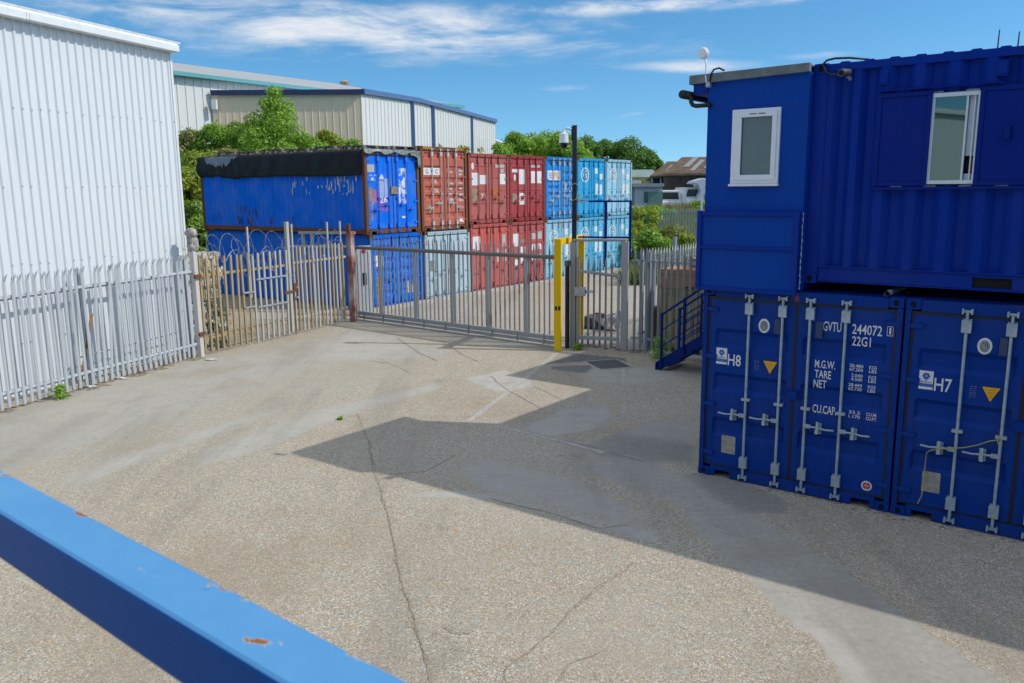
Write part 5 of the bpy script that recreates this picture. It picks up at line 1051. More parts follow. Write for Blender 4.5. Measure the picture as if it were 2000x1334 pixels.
mb = MB(); mb.bar(B_ + Vector((0, -.1, .08)), A_ + Vector((.05, -.1, .08)), .25, .30); mb.build('gutter', BLD, tw); mb = MB(); zz = Vector((.1, -.03, .12)); Mz = Vector((Mp.x, Mp.y, zM)); mb.bar(A_ + zz, Mz + zz, .25, .32); mb.bar(Mz + zz, C_ + zz, .25, .30); mb.build('gutter', BLG, tw)
for u_ in (817, 855, 927):
    tt = ((u_ - 1000) / FPX * 1.0)
    t_ = (tt * A_.y * 1.015 - A_.x) / (dAC.x - tt * 1.015 * dAC.y); p = Vector((A_.x, A_.y, 0)) + dAC * t_
    mb = MB(); zt = (A_.z + (zM - A_.z) * t_ / tM) if t_ < tM else zM + (C_.z - zM) * (t_ - tM) / (1 - tM); mb.box(p.x - .02, p.x + .22, p.y - .16, p.y + .1, 2.5, zt); mb.build('downpipe', BLG, tw)
mb = MB(); Ez = Vector((E_.x, E_.y, C_.z)); mb.add([A_ + Vector((0, 0, .1)), Mz + Vector((0, 0, .1)), C_ + Vector((0, 0, .1)), Ez, B_ + Vector((0, 0, .1))], [(0, 1, 2, 3, 4)]); mb.build('roof', plain('grey sheet roof', (.34, .36, .37), .6, 0, .1, .5), tw)
mb = MB(); p = at(417, 205, 54.6); mb.box(p.x, p.x + .3, p.y - .4, p.y - .1, p.z - .3, p.z + .3); mb.build('wall_lamp', UPVC, tw)
gw = empty('grey_roof_warehouse', (0, 0, 0), 0, 'long off white warehouse with a grey roof and teal gutter, behind the tan one', 'warehouse')
D2 = Vector((.585, .811, 0)); G0 = Vector((B_.x, B_.y, 0)) + Vector((-.8, .6, 0)) * .15
def gl_(u_):   # plan point on the gutter line at pixel column u_
    k = (u_ - 1000) / FPX * 1.012; t = (k * G0.y - G0.x) / (D2.x - k * D2.y); return G0 + D2 * t
Lp, Rp = gl_(300), gl_(908); zl = at(300, 134, Lp.y).z; zr = zl
wallpanel(Lp[:2], Rp[:2], 2.0, zl - .1, zr - .1, .6, .05, WHW, 'wall', gw)
nb = Vector((-D2.y, D2.x, 0)); mb = MB(); off = -nb * .35
mb.bar(Lp + off + Vector((0, 0, zl)), Rp + off + Vector((0, 0, zr)), .30, .24); mb.build('gutter', plain('teal gutter paint', (.11, .36, .39), .4, 0, .06), gw)
HW = 16.0; Ra = Lp + nb * HW; Rb = gl_(830) + nb * HW; zra = zl + 3.3
mb = MB(); mb.add([Lp + off + Vector((0, 0, zl + .1)), Rp + off + Vector((0, 0, zr + .1)), Rp + nb * HW + Vector((0, 0, zra)), Ra + Vector((0, 0, zra)), Rp + nb * HW * 2 + Vector((0, 0, zl)), Ra + nb * HW + Vector((0, 0, zl))], [(0, 1, 2, 3), (3, 2, 4, 5)]); mb.build('roof', plain('pale grey sheet roof', (.40, .41, .41), .6, 0, .08, .4), gw)
mb = MB(); mb.add([Rp + Vector((0, 0, 2)), Rp + Vector((0, 0, zr)), Rp + nb * HW + Vector((0, 0, zra - .05)), Rp + nb * HW * 2 + Vector((0, 0, zl)), Rp + nb * HW * 2 + Vector((0, 0, 2))], [(0, 1, 2, 3, 4)]); mb.build('end_wall', WHW, gw)
p = at(694, 163, 66); 
for u_, v_, dd in ((432, 160, 58.0),):
    p = at(u_, v_, dd); mb = MB(); mb.box(p.x - .25, p.x + .25, p.y - .5, p.y - .1, p.z - .3, p.z + .15); mb.box(p.x - .5, p.x - .2, p.y - .2, p.y + .6, p.z + .1, p.z + .35); mb.build('floodlight', plain('brown lamp', (.13, .09, .06), .6), gw)
k_ = (694 - 1000) / FPX * 1.012; rr0 = Ra; rr1 = Rp + nb * HW; q_ = rr1 - rr0; p = rr0 + q_ * ((k_ * rr0.y - rr0.x) / (q_.x - k_ * q_.y)) + Vector((0, 0, zra)); mb = MB(); mb.tube([p + Vector((0, 0, -.2)), p + Vector((0, 0, .25)), p + Vector((0, 0, .42))], [.3, .5, .22], 10); mb.build('roof_vent', plain('tan roof cowl', (.42, .34, .25), .7), gw)
# small white gable beyond the tan warehouse
p0_, p1_ = at(966, 275, 95), at(992, 290, 88)
mb = MB(); mb.add([(p0_.x - 3, 95, 2), (p1_.x, 88, 2), (p1_.x, 88, p1_.z), (p0_.x, 95, p0_.z), (p0_.x - 3, 98, p0_.z), (p1_.x - 1, 104, 2), (p1_.x - 1, 104, p1_.z)], [(0, 1, 2, 3), (1, 5, 6, 2), (3, 2, 6, 4), (0, 4, 6, 5)]); lt = empty('lean_to_shed', (0, 0, 0), 0, 'small dark shed with a white roof edge at the right end of the tan warehouse', 'shed'); mb.build('wall', plain('dark blue wall', (.06, .08, .13), .7), lt)
mb = MB(); mb.bar(p0_ + Vector((-.5, -.2, .15)), p1_ + Vector((.4, -.3, .1)), .5, .35); mb.build('roof_edge', plain('white barge board', (.7, .7, .7), .5), lt)
# ---------------------------------------------------------------- buildings and vehicles on the right horizon
DB = 78.0
def P3(u_, v_, d): return at(u_, v_, d)
def quadwall(mb, pts): mb.add(pts, [tuple(range(len(pts)))])
ROOFB = paint('brown corrugated roof', (.125, .085, .058), .9, .35, .6, .5, 0, 3, (.10, .05, .032), fadec=(.20, .16, .12), rscale=.8); BRICKD = plain('dark brown boarding', (.055, .045, .038), .9, 0, .3, 1.5); BRICKL = plain('weathered brown boarding', (.115, .088, .06), .9, 0, .3, 1.2); SKYL = plain('roof light sheet', (.27, .27, .25), .5, 0, .1)
def barn(u0, u1, ve, vr, ur0, ur1, d0, dep, label, panels, name='barn', vb=402, win=None):
    e = empty(name, (0, 0, 0), 0, label, 'barn'); a0, a1 = P3(u0, ve, d0), P3(u1, ve, d0); r0, r1 = P3(ur0, vr, d0 + dep), P3(ur1, vr, d0 + dep); zb = P3(u0, vb, d0).z - 1.2; za = (a0.z + a1.z) / 2; zr_ = (r0.z + r1.z) / 2
    mb = MB(); x0, x1 = a0.x, a1.x; mid = zb + (za - zb) * .52
    mb.box(x0, x1, d0, d0 + .3, zb, mid); mb.build('wall', BRICKL, e); mb = MB(); mb.box(x0, x1, d0 + .02, d0 + .3, mid, za); mb.build('upper_wall', BRICKD, e)
    mb = MB(); mb.add([(x0, d0, zb), (x0, d0, za), (r0.x, d0 + dep, zr_), (r0.x, d0 + 2 * dep, za), (r0.x, d0 + 2 * dep, zb)], [(0, 1, 2, 3, 4)]); mb.build('gable_wall', BRICKL, e)
    mb = MB(); mb.add([(x0 - .2, d0 - .4, za), (x1, d0 - .4, za), (r1.x, d0 + dep, zr_), (r0.x - .1, d0 + dep, zr_), (x0 - .2, d0 - .4, za - .2), (x1, d0 - .4, za - .2), (r1.x, d0 + dep, zr_ - .2), (r0.x - .1, d0 + dep, zr_ - .2)], [(0, 1, 2, 3), (7, 6, 5, 4), (0, 4, 5, 1), (0, 3, 7, 4), (1, 5, 6, 2)])
    rf = mb.build('roof', ROOFB, e)
    for f0, f1, k0, k1 in panels:
        def rp2(f, k): return Vector((x0 + (x1 - x0) * f, d0 - .4, za)).lerp(Vector((r0.x + (r1.x - r0.x) * f, d0 + dep, zr_)), k) + Vector((0, -.03, .05))
        mb = MB(); mb.add([rp2(f0, k0), rp2(f1, k0), rp2(f1, k1), rp2(f0, k1)], [(0, 1, 2, 3)]); mb.build('roof_light', SKYL, rf, fixn=False)
    return e, x0, za
barn(1297, 1440, 338, 306, 1334, 1470, DB, 6.0, 'big dark barn with a rusty brown roof and pale roof lights, at the right skyline', [(.16, .24, .35, .95), (.30, .37, .12, .78), (.46, .54, .25, .45)])
e, x0, za = barn(1272, 1330, 343, 315, 1306, 1345, DB + 5, 5.0, 'lower brown roofed barn end with a white window, left of the big dark barn', [(.30, .46, .30, .72)], vb=400)
p = P3(1281, 353, DB + 4.9); mb = MB(); mb.box(p.x - .45, p.x + .55, DB + 4.88, DB + 4.98, p.z - .6, p.z + .55); wnn = mb.build('window', UPVC, e); mb = MB(); mb.box(p.x - .28, p.x + .38, DB + 4.85, DB + 4.879, p.z - .5, p.z + .45); mb.build('pane', plain('dark blue glass', (.03, .06, .10), .1), wnn)
bs = empty('blue_shed', (0, 0, 0), 0, 'blue walled shed with a sage green roof, left of the brown barns', 'shed'); d = DB + 16
a, b_ = P3(1190, 349, d), P3(1292, 349, d); t_ = P3(1190, 332, d + 6); mb = MB(); mb.box(a.x, b_.x, d, d + 12, a.z - 4, a.z); mb.build('wall', plain('deep blue boarding', (.03, .085, .18), .7), bs); mb = MB(); mb.prism([(d - .3, a.z), (d - .3, a.z + .15), (d + 6, t_.z), (d + 12.3, a.z)], a.x, b_.x, 'x'); mb.build('roof', plain('sage green roof', (.22, .30, .27), .7, 0, .12, .8), bs)
wb = empty('white_outbuilding', (0, 0, 0), 0, 'low grey white flat roofed outbuilding in front of the brown barns', 'outbuilding'); d = DB - 8
a, b_ = P3(1240, 362, d), P3(1294, 362, d); zt = P3(1265, 365, d).z; zb = P3(1265, 415, d).z; mb = MB(); mb.box(a.x, b_.x, d, d + 5, zb - 1, zt); mb.build('wall', plain('grey white render', (.42, .46, .52), .8, 0, .1, .8), wb); mb = MB(); mb.box(a.x - .2, b_.x + .1, d - .25, d + 5.2, zt + .001, zt + .28); mb.build('roof', plain('grey felt roof', (.30, .33, .34), .8), wb)
p = P3(1262, 385, d); mb = MB(); mb.box(p.x - .18, p.x + .18, d - .04, d - .002, p.z - .45, p.z + .45); mb.build('window', plain('dark pane', (.06, .09, .11), .2), wb)
p = P3(1281, 392, d); mb = MB(); mb.box(p.x - .65, p.x + .55, d - .06, d - .003, p.z - 1.1, p.z + .75); mb.build('door', plain('grey green door', (.13, .24, .23), .6), wb)
mb = MB(); p = P3(1233, 372, d + 6); mb.box(p.x - .5, p.x + .9, d + 6, d + 8, p.z - 2.2, p.z + .9); o = mb.build('white_tank', plain('dull white tank', (.62, .60, .58), .6)); tag(o, 'narrow dull white tank beside the right end of the stacked containers', 'tank')
VW = plain('white vehicle paint', (.78, .79, .80), .25, 0, .03); 
def camper(u_, v_, d, lab, hood=False):
    p = P3(u_, v_, d); e = empty('camper_van', (p.x, d, p.z), 0, lab, 'camper van', 'white vans in front of the barns')
    mb = MB(); mb.prism([(-.95, .35), (.95, .35), (1.0, .8), (.97, 1.35), (.85, 2.0), (.7, 2.1), (-.7, 2.1), (-.85, 2.0), (-.97, 1.35), (-1.0, .8)], 0, 4.8); mb.prism([(-.9, .35), (.9, .35), (.95, .75), (.9, 1.15), (-.9, 1.15), (-.95, .75)], -.85, -.001); mb.build('body', VW, e, .06)
    mb = MB(); mb.prism([(-.78, 1.32), (.78, 1.32), (.66, 1.92), (-.66, 1.92)], -.03, -.002); mb.build('windscreen', plain('dark tinted glass', (.02, .025, .03), .1), e)
    mb = MB(); mb.box(-.55, .55, -.90, -.852, .62, .78); mb.build('grille', BLACK, e); mb = MB(); mb.box(-1.0, 1.0, -1.0, -.852, .30, .50); mb.build('bumper', plain('grey bumper', (.4, .41, .42), .5), e)
    for s in (-1, 1): mb = MB(); mb.box(s * .72 - .15, s * .72 + .15, -.88, -.852, .72, .92); mb.build('headlight', plain('lamp glass', (.6, .62, .64), .15), e)
    for s in (-1, 1):
        for y in (.0, 3.6): mb = MB(); mb.tube([(s * .70, y, .33), (s * .98, y, .33)], .33, 14); mb.build('wheel', BLACK, e)
    return e
camper(1308, 419, DB - 5, 'white camper van half hidden by the grass, nearer the grey white outbuilding')
camper(1357, 414, DB - 6, 'white camper van nearer the blue cabin wall, beside the tipped up cab')
p = P3(1378, 392, DB - 7); e = empty('tipped_cab', (p.x, DB - 7, p.z - .4), 0, 'pale lorry cab tipped forward beside the camper van at the right skyline', 'lorry cab')
mb = MB(); mb.prism([(-.9, 0), (.7, 0), (.75, .9), (.5, 1.9), (-.2, 2.3), (-1.1, 2.05), (-1.3, 1.85), (-.7, 1.8), (-.45, 1.2), (-.7, .6)], 0, 1.9); mb.build('cab', plain('lilac white paint', (.60, .63, .72), .35), e, .05); mb = MB(); mb.box(-.1, .35, -.02, -.002, .55, .95); mb.build('window', plain('dark pane', (.06, .09, .11), .2), e)
# ---------------------------------------------------------------- vegetation
def leaf_cloud(name, C_, Nn, size, mat, parent=None, seed=0, flat=.0):
    """C_: array of leaf centres, Nn: outward normals; each leaf a bent quad pair"""
    rg = np.random.default_rng(seed); n = len(C_); a = rg.normal(size=(n, 3)); nn = Nn + a * .75; nn /= np.linalg.norm(nn, axis=1)[:, None]
    u_ = np.cross(nn, rg.normal(size=(n, 3))); u_ /= np.linalg.norm(u_, axis=1)[:, None]; w_ = np.cross(nn, u_)
    s = size * rg.uniform(.55, 1.25, (n, 1)); L_ = u_ * s; Wd = w_ * s * .48; up_ = nn * s * .16
    V = np.stack([C_ - L_, C_ + Wd - up_, C_ + L_, C_ - Wd - up_], 1).reshape(-1, 3); idx = np.arange(4 * n).reshape(-1, 4)
    F = np.concatenate([idx[:, [0, 1, 2]], idx[:, [0, 2, 3]]])
    me = bpy.data.meshes.new(name); me.vertices.add(len(V)); me.vertices.foreach_set('co', V.astype(np.float32).ravel()); me.loops.add(F.size); me.loops.foreach_set('vertex_index', F.ravel().astype(np.int32)); me.polygons.add(len(F)); me.polygons.foreach_set('loop_start', np.arange(0, F.size, 3, dtype=np.int32)); me.update(calc_edges=True); me.materials.append(mat)
    return put(name, me, parent)
def crown_points(n, blobs, rg):
    """points near the surfaces of many leafy clumps"""
    C_, Nn = [], []; wts = np.array([b[3] ** 2 for b in blobs]); wts = wts / wts.sum(); pick = rg.choice(len(blobs), n, p=wts)
    d = rg.normal(size=(n, 3)); d /= np.linalg.norm(d, axis=1)[:, None]; r_ = rg.uniform(.35, 1.06, (n, 1)) ** .6 + (rg.random((n, 1)) < .10) * rg.uniform(0, .45, (n, 1))
    B = np.array([b[:3] for b in blobs])[pick]; Rr = np.array([b[3] for b in blobs])[pick][:, None]; P = B + d * r_ * Rr * np.array([1, 1, .8])
    return P, d + np.array([0, 0, .35])
BARK = plain('grey brown bark', (.10, .075, .055), .95, 0, .3, 6, .2, .5)
def tree(name, loc, h, rad, mat, label, seed, leaf=.16, n=7000, shape='round', trunk=.35, group=None, cat='tree', clumps=26):
    e = empty(name, loc, 0, label, cat, group); rg = np.random.default_rng(seed); rr = random.Random(seed); blobs = []
    for i in range(clumps):
        k = rr.random(); z = h * (trunk + (1 - trunk) * k)
        if shape == 'cone': w_ = rad * (1.0 - k) ** .75 + .10
        elif shape == 'round': w_ = rad * math.sqrt(max(.04, 1 - (2 * k - .85) ** 2 * .8))
        else: w_ = rad
        a = rr.uniform(0, 2 * math.pi); q_ = w_ * math.sqrt(rr.random()) * .85; br = rad * rr.uniform(.20, .42) * (1 if shape != 'cone' else (1.15 - .75 * k))
        blobs.append((q_ * math.cos(a), q_ * math.sin(a), z - br * .3, br))
    P, Nn = crown_points(n, blobs, rg); leaf_cloud('crown', P, Nn, leaf, mat, e, seed)
    mb = MB(); top = h * .85; mb.tube([(0, 0, -.3), (.05 * rad, 0, h * .3), (-.03 * rad, .04 * rad, h * .6), (0, 0, top)], [h * .022 + .03, h * .018 + .02, h * .011, .015], 8)
    for b_ in blobs[::2]:
        z0 = max(h * .15, b_[2] * .6); mb.tube([(0, 0, z0), (b_[0] * .5, b_[1] * .5, (z0 + b_[2]) / 2 + .05 * h), (b_[0], b_[1], b_[2])], [h * .009, h * .006, .01], 5)
    mb.build('trunk', BARK, e, smooth=True); return e
LF_B = leaf_mat('bright leaf', (.20, .41, .03), (.36, .56, .06)); LF_M = leaf_mat('mid leaf', (.18, .37, .03), (.34, .54, .06)); LF_D = leaf_mat('dark leaf', (.07, .20, .03), (.17, .33, .05)); LF_Y = leaf_mat('yellow green leaf', (.25, .34, .025), (.42, .48, .06)); LF_O = leaf_mat('dry olive leaf', (.22, .25, .06), (.36, .33, .10)); LF_V = leaf_mat('ivy leaf', (.14, .29, .035), (.28, .43, .06)); LF_P = leaf_mat('purple flower', (.13, .09, .20), (.22, .17, .30), .2)
def bz(x, y): return float(bank_h(np.array(x), np.array(y)))
p = at(540, 300, 46.0); tree('broadleaf_tree', (p.x, 46, bz(p.x, 46) - .1), at(540, 165, 46).z - bz(p.x, 46) - .1, 3.1, LF_B, 'bright green cone shaped young tree in front of the tan warehouse', 31, .11, 20000, 'cone', .06, clumps=60)
# shrubs on the bank: (pixel column, top row, depth, radius, material, label)
BUSH = [(368, 262, 47, 1.7, LF_O, 'dry olive bush against the white shed corner'), (420, 250, 47, 1.7, LF_M, 'mid green bush on the bank below the warehouse lamp'), (462, 243, 48, 1.5, LF_V, 'dark ivy covered bush left of the cone shaped tree'), (395, 300, 43, 1.5, LF_Y, 'yellow green bush low on the bank left of the tarpaulin'), (445, 292, 43, 1.5, LF_O, 'brownish green bush on the bank above the torn tarpaulin end'), (490, 288, 43, 1.3, LF_M, 'mid green bush at the left foot of the cone shaped tree'), (600, 262, 46, 1.5, LF_B, 'bright bush touching the right side of the cone shaped tree'), (635, 258, 47, 1.4, LF_Y, 'yellow bush on the bank right of the cone shaped tree'), (672, 262, 48, 1.4, LF_M, 'mid green bush near the corner of the tan warehouse'), (560, 285, 43, 1.5, LF_M, 'green bush below the cone shaped tree, above the pallets'), (625, 285, 43, 1.4, LF_B, 'bright bush just above the black tarpaulin'), (365, 330, 40, 1.4, LF_Y, 'yellow green bush at the left end of the tarpaulin'), (368, 400, 38.5, 1.2, LF_V, 'dark bush between the white shed and the blue container'), (385, 430, 36.5, 1.0, LF_M, 'green bush at ground level beside the end of the blue container')]
for i, (u_, v_, d, r_, m_, lab) in enumerate(BUSH):
    t_ = at(u_, v_, d); g = bz(t_.x, d); h = max(1.0, t_.z - g); tree('bush', (t_.x, d, g - .15), h + .15, r_, m_, lab, 50 + i, .10, 6000, 'round', .06, 'bushes on the bank', 'bush', 26)
for i, (u_, v_, d, lab) in enumerate([(790, 272, 47, 'thin leafy sapling left of the salmon red container top'), (838, 270, 48, 'thin leafy sapling above the hazard stripes of the salmon red container'), (866, 268, 50, 'tall thin sapling before the second blue downpipe'), (905, 276, 52, 'thin sapling above the dusty red container'), (940, 287, 54, 'low sapling near the right end of the tan warehouse')]):
    t_ = at(u_, v_, d); g = bz(t_.x, d); tree('sapling', (t_.x, d, g - .1), t_.z - g, .85, LF_Y, lab, 80 + i, .10, 650, 'round', .25, 'saplings behind the stacked containers', 'sapling', 14)
for i, (u_, v_, d, r_, m_, lab) in enumerate([(1008, 262, 72, 2.2, LF_B, 'light green tree at the left of the group beyond the red containers'), (1055, 250, 74, 2.8, LF_M, 'tallest light green tree, left of the dome camera'), (1105, 266, 70, 2.6, LF_B, 'light green tree behind the dark camera pole'), (978, 283, 68, 1.4, LF_B, 'small light green tree by the end of the tan warehouse')]):
    t_ = at(u_, v_, d); tree('broadleaf_tree', (t_.x, d, 2.0), t_.z - 2.0, r_, m_, lab, 100 + i, .14, 15000, 'round', .22, 'trees behind the stacked containers', clumps=40)
for i, (u_, v_, d, r_, lab) in enumerate([(1150, 272, 118, 3.4, 'dark green tree just right of the camera pole'), (1188, 272, 122, 4.0, 'broad dark green tree above the sky blue containers'), (1228, 276, 118, 3.8, 'dark green tree above the right end of the stack'), (1264, 298, 112, 2.6, 'shorter dark green tree right of the stack, above the blue shed')]):
    t_ = at(u_, v_, d); tree('broadleaf_tree', (t_.x, d, 2.0), t_.z - 2.0, r_, LF_D, lab, 120 + i, .20, 14000, 'round', .2, 'dark trees on the skyline', clumps=40)
# ground cover on the bank
rg = np.random.default_rng(77); n = 26000; s = rg.uniform(-9, 20, n); d = rg.uniform(9.2, 27, n); X = FRO.x + FT.x * s + FN.x * d; Y = FRO.y + FT.y * s + FN.y * d; Z = bank_h(X, Y) + np.abs(rg.normal(0, .28, n)) + .25 * np.sin(X * 1.7) * np.sin(Y * 1.3)
o = leaf_cloud('bank_undergrowth', np.column_stack([X, Y, Z]), np.tile([.2, -.4, 1.0], (n, 1)), .15, LF_V, None, 5); tag(o, 'dense ivy and brambles covering the bank behind the blue container', 'undergrowth', kind='stuff')
n = 2200; s = rg.uniform(-9, 0, n); d = rg.uniform(9.6, 15, n); X = FRO.x + FT.x * s + FN.x * d; Y = FRO.y + FT.y * s + FN.y * d; o = leaf_cloud('bank_flowers', np.column_stack([X, Y, bank_h(X, Y) + .45 + rg.uniform(0, .3, n)]), np.tile([.2, -.6, 1.0], (n, 1)), .09, LF_P, None, 6); tag(o, 'muted purple flowers scattered in the ivy beside the shed', 'flowers', kind='stuff')
# long grass and bushes on the right
def blades(name, X, Y, Z, h, mat, seed):
    rg = np.random.default_rng(seed); n = len(X); a = rg.uniform(0, 6.28, n); w_ = .03 + .02 * rg.random(n); hh = h * rg.uniform(.5, 1.2, n); lean = rg.normal(0, .25, (n, 2)) * hh[:, None]
    dx, dy = np.cos(a) * w_, np.sin(a) * w_; V = np.stack([np.column_stack([X - dx, Y - dy, Z]), np.column_stack([X + dx, Y + dy, Z]), np.column_stack([X + dx * .6 + lean[:, 0] * .4, Y + dy * .6 + lean[:, 1] * .4, Z + hh * .6]), np.column_stack([X + lean[:, 0], Y + lean[:, 1], Z + hh])], 1).reshape(-1, 3); i4 = np.arange(4 * n).reshape(-1, 4); F = np.concatenate([i4[:, [0, 1, 2]], i4[:, [0, 2, 3]]])
    me = bpy.data.meshes.new(name); me.from_pydata(V.tolist(), [], F.tolist()); me.materials.append(mat); return put(name, me)
GRASS = leaf_mat('long grass', (.10, .15, .025), (.26, .25, .07)); DRYG = leaf_mat('dry grass', (.24, .19, .08), (.36, .27, .13))
n = 52000; Y = rg.uniform(33, 74, n); X = Y * np.where(rg.random(n) < .5, rg.uniform(.135, .26, n), rg.uniform(.26, .60, n)) + rg.normal(0, .1, n); k = (X - FRO.x) * FN.x + (Y - FRO.y) * FN.y < -2.2; X, Y = X[k], Y[k]
tag(blades('long_grass', X, Y, field_h(X, Y) - .03, .75, GRASS, 3), 'long green grass on the rough ground right of the stacked containers', 'grass', kind='stuff')
n = 5000; Y = rg.uniform(48, 64, n); X = Y * rg.uniform(.17, .25, n); tag(blades('dry_grass', X, Y, field_h(X, Y) - .03, .75, DRYG, 4), 'tall straw coloured grass in front of the white vans', 'grass', kind='stuff')
for i, (u_, v_, d, r_, m_, lab) in enumerate([(1250, 402, 50, 1.6, LF_Y, 'yellowish bush beside the right end of the stacked containers'), (1285, 397, 58, 1.5, LF_B, 'bright bush in front of the grey white outbuilding door'), (1250, 432, 44, 1.7, LF_Y, 'low yellow green bush left of the green fence'), (1300, 442, 42, 1.5, LF_O, 'dry olive bush in front of the green fence'), (1268, 452, 40, 1.3, LF_M, 'green bush low in the grass by the back fence'), (1365, 395, 62, 1.3, LF_B, 'small bright bush before the camper van by the cabin'), (1340, 455, 40, 1.1, LF_Y, 'low yellow bush at the foot of the green fence')]):
    t_ = at(u_, v_, d); g = float(field_h(np.array(t_.x), np.array(d * 1.0))); h = max(.9, t_.z - g); tree('bush', (t_.x, d, g - .1), h, r_, m_, lab, 200 + i, .13, 2600, 'round', .1, 'bushes in the rough grass', 'bush', 16)
GRNF = paint('green grey palisade paint', (.17, .30, .30), .5, 0, .2, .1)
gA_, gB_ = at(1288, 440, 45), at(1420, 440, 45); zf = float(field_h(np.array(gA_.x), np.array(45.0)))
gf, GL = fence_root((gA_.x, 45, zf), (gB_.x, 45.6, zf), 'palisade_fence', 'green grey palisade fence standing in the long grass at the right', 'fence'); gpm = pale_mesh(2.3, .075, 0, GRNF, 1)
for k in range(int(GL / .16)): o = put('pale', gpm, gf); o.location = (.05 + k * .16, -.03, .0)
for z in (.3, 1.95): mb = MB(); mb.box(0, GL, 0, .05, z, z + .06); mb.build('rail', GRNF, gf)
for x in (2.35,): mb = MB(); mb.box(x, x + .1, .05, .12, 0, 2.75); mb.build('post', FENW, gf)
gp_ = at(1265, 440, 45.5); mb = MB(); mb.box(-.06, .06, -.06, .06, 0, 2.1); o = mb.build('fence_post', plain('deep green post', (.02, .13, .10), .5)); o.location = (gp_.x, 45.5, zf - .1); tag(o, 'lone deep green post in the long grass left of the green palisade', 'post')
# weeds and litter by the fences
for i, (u_, v_, r_, h, lab) in enumerate([(118, 780, .11, .28, 'small weed at the foot of the left palisade fence'), (1290, 700, .22, .5, 'leafy weed at the foot of the stair railing'), (664, 820, .045, .04, 'tiny weed tuft in the open concrete'), (1128, 684, .12, .16, 'low weed under the pedestrian gate')]):
    p = gp(u_, v_); rgw = np.random.default_rng(i + 9); k = int(260 * (r_ / .16) ** 1.5) + 30; P = rgw.normal(0, .5, (k, 3)) * np.array([r_, r_, 0]) + np.column_stack([np.zeros(k), np.zeros(k), rgw.uniform(.02, h, k)]); P[:, :2] *= (1.2 - P[:, 2:3] / h * .6)
    o = leaf_cloud('weed', P, np.tile([0, -.3, 1.0], (k, 1)), .04, LF_B, None, i + 3); o.location = p; tag(o, lab, 'weed', 'weeds in the yard')
for i, (u_, v_, lab) in enumerate([(232, 740, 'crumpled white litter under the left fence, farther from the post'), (176, 757, 'small white litter scrap near the leaning rusty strip'), (412, 704, 'flat white litter scrap beside the tall pale post')]):
    mb = MB(); lump(mb, (0, 0, .015), (.14, .06, .03), random.Random(i + 40), 6); o = mb.build('litter', plain('dirty white litter', (.6, .6, .58), .7)); o.location = gp(u_, v_) + Vector((0, 0, .005)); tag(o, lab, 'litter', 'litter by the left fence')
rgp = random.Random(66); DIRT = plain('loose soil', (.27, .225, .165), .95, 0, .35, 16, .1, .6)
mb = MB()
for k in range(150):
    s_ = rgp.uniform(-3, 5.3); p = FA_ + fd * s_ + Vector((fd.y, -fd.x, 0)) * rgp.uniform(-.3, .22); lump(mb, (p.x, p.y, 0), (rgp.uniform(.04, .16), rgp.uniform(.03, .1), rgp.uniform(.01, .03)), rgp, 5)
tag(mb.build('fence_soil', DIRT), 'loose soil and grit along the foot of the left fence', 'soil', kind='stuff')
mb = MB()
for k in range(90):
    p = nc(rgp.uniform(-.2, 5.2), rgp.gauss(-.06, .06)); lump(mb, (p.x, p.y, .004), (rgp.uniform(.008, .05), rgp.uniform(.008, .03), rgp.uniform(.004, .012)), rgp, 4)
tag(mb.build('yard_grit', DIRT), 'grit and leaf litter along the foot of the near blue containers', 'grit', kind='stuff')
mb = MB()
for k in range(60):
    p = RA + (RB - RA).normalized() * rgp.uniform(-1.5, 2.6) + Vector((0, rgp.uniform(-.25, .1), 0)); lump(mb, (p.x, p.y, 0), (rgp.uniform(.05, .2), rgp.uniform(.04, .12), rgp.uniform(.01, .05)), rgp, 5)
tag(mb.build('kerb_soil', DIRT), 'soil and rubble along the foot of the right fence', 'soil', kind='stuff')
mb = MB(); mb.box(0, 2.0, -.35, -.02, -.02, .09); o = mb.build('kerb_slab', CONC, bevel=.02); o.location = RA + Vector((.5, -.35, 0)); o.rotation_euler = (0, 0, frz); tag(o, kind='structure')
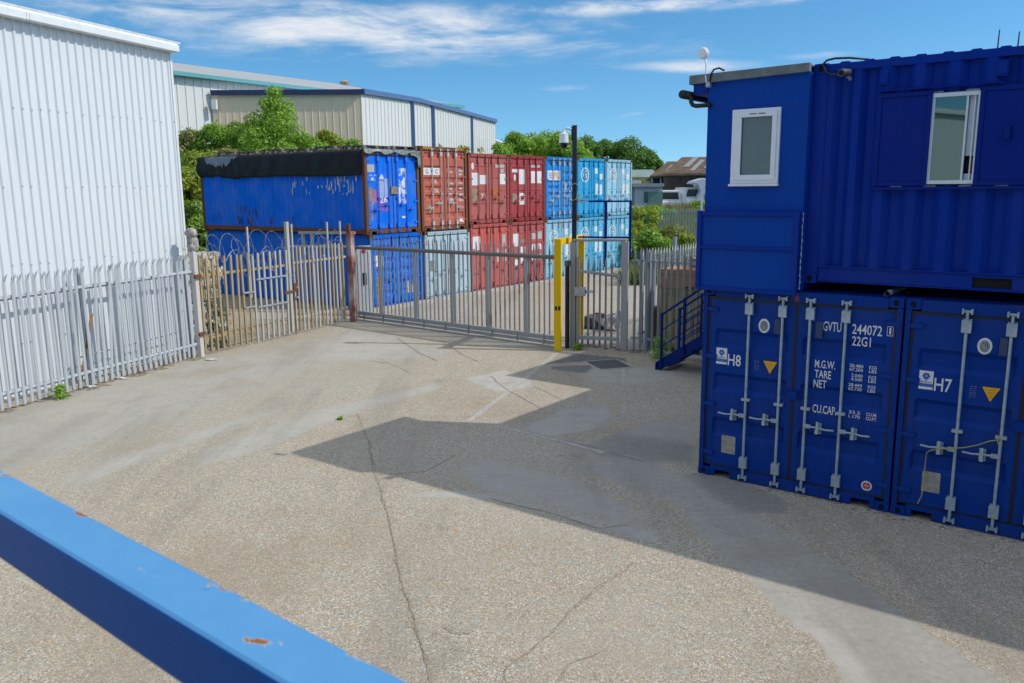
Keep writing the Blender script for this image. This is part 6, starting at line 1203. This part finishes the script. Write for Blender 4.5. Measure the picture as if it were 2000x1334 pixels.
# ---------------------------------------------------------------- foreground railing
RZ = CH - .42
fa, fb = gp(0, 915, RZ), gp(808, 1334, RZ); na, nb2 = gp(0, 1003, RZ), gp(562, 1334, RZ)
dr = (fb - fa).normalized(); wv = (na - fa) - dr * (na - fa).dot(dr); RW = wv.length
hr = empty('handrail', fa - dr * 1.0, math.atan2(dr.y, dr.x), 'thick blue painted handrail with rust chips crossing the lower left foreground', 'handrail')
m, n, b = base_mat('chipped blue handrail paint', .42, 0, .06); v = N(n, 'ShaderNodeTexCoord').outputs['Object']
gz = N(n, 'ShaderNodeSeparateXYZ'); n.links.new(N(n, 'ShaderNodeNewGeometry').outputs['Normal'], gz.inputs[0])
up_ = mth(n, 'MULTIPLY', ss(n, gz.outputs[2], .80, .97), ss(n, noise(n, v, 5, 6, .65), .15, .75, .75, 1.0)); c = mixc(n, up_, (.006, .125, .43), (.12, .35, .63)); c = mixc(n, ss(n, noise(n, v, 9, 7, .7, (1, 1, 1), (3, 1, 2)), .66, .72), c, (.03, .12, .36))  # upward faces lightened: sky sheen painted into the blue
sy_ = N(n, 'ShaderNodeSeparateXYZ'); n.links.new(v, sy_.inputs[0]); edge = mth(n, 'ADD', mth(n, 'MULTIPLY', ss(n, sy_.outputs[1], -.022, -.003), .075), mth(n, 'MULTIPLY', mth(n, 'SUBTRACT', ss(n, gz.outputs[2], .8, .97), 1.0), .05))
rst = mth(n, 'ADD', noise(n, v, 16, 5, .62, (.7, 1, 1), (8, 2, 5)), edge); c = mixc(n, ss(n, rst, .655, .667), c, (.52, .50, .46)); c = mixc(n, ss(n, rst, .663, .683), c, mixc(n, noise(n, v, 60, 3), (.22, .07, .02), (.42, .17, .05)))
c = mixc(n, ss(n, noise(n, v, 3.5, 7, .7, (.25, 1, 1), (1, 6, 2)), .58, .72, 0, .35), c, (.05, .11, .20)); c = mixc(n, ss(n, noise(n, v, 40, 4, .7, (.15, 1, 1), (5, 6, 2)), .66, .70, 0, .5), c, (.20, .34, .50)); n.links.new(c, b.inputs['Base Color']); bump(n, b, noise(n, v, 30, 4), .15, .002)
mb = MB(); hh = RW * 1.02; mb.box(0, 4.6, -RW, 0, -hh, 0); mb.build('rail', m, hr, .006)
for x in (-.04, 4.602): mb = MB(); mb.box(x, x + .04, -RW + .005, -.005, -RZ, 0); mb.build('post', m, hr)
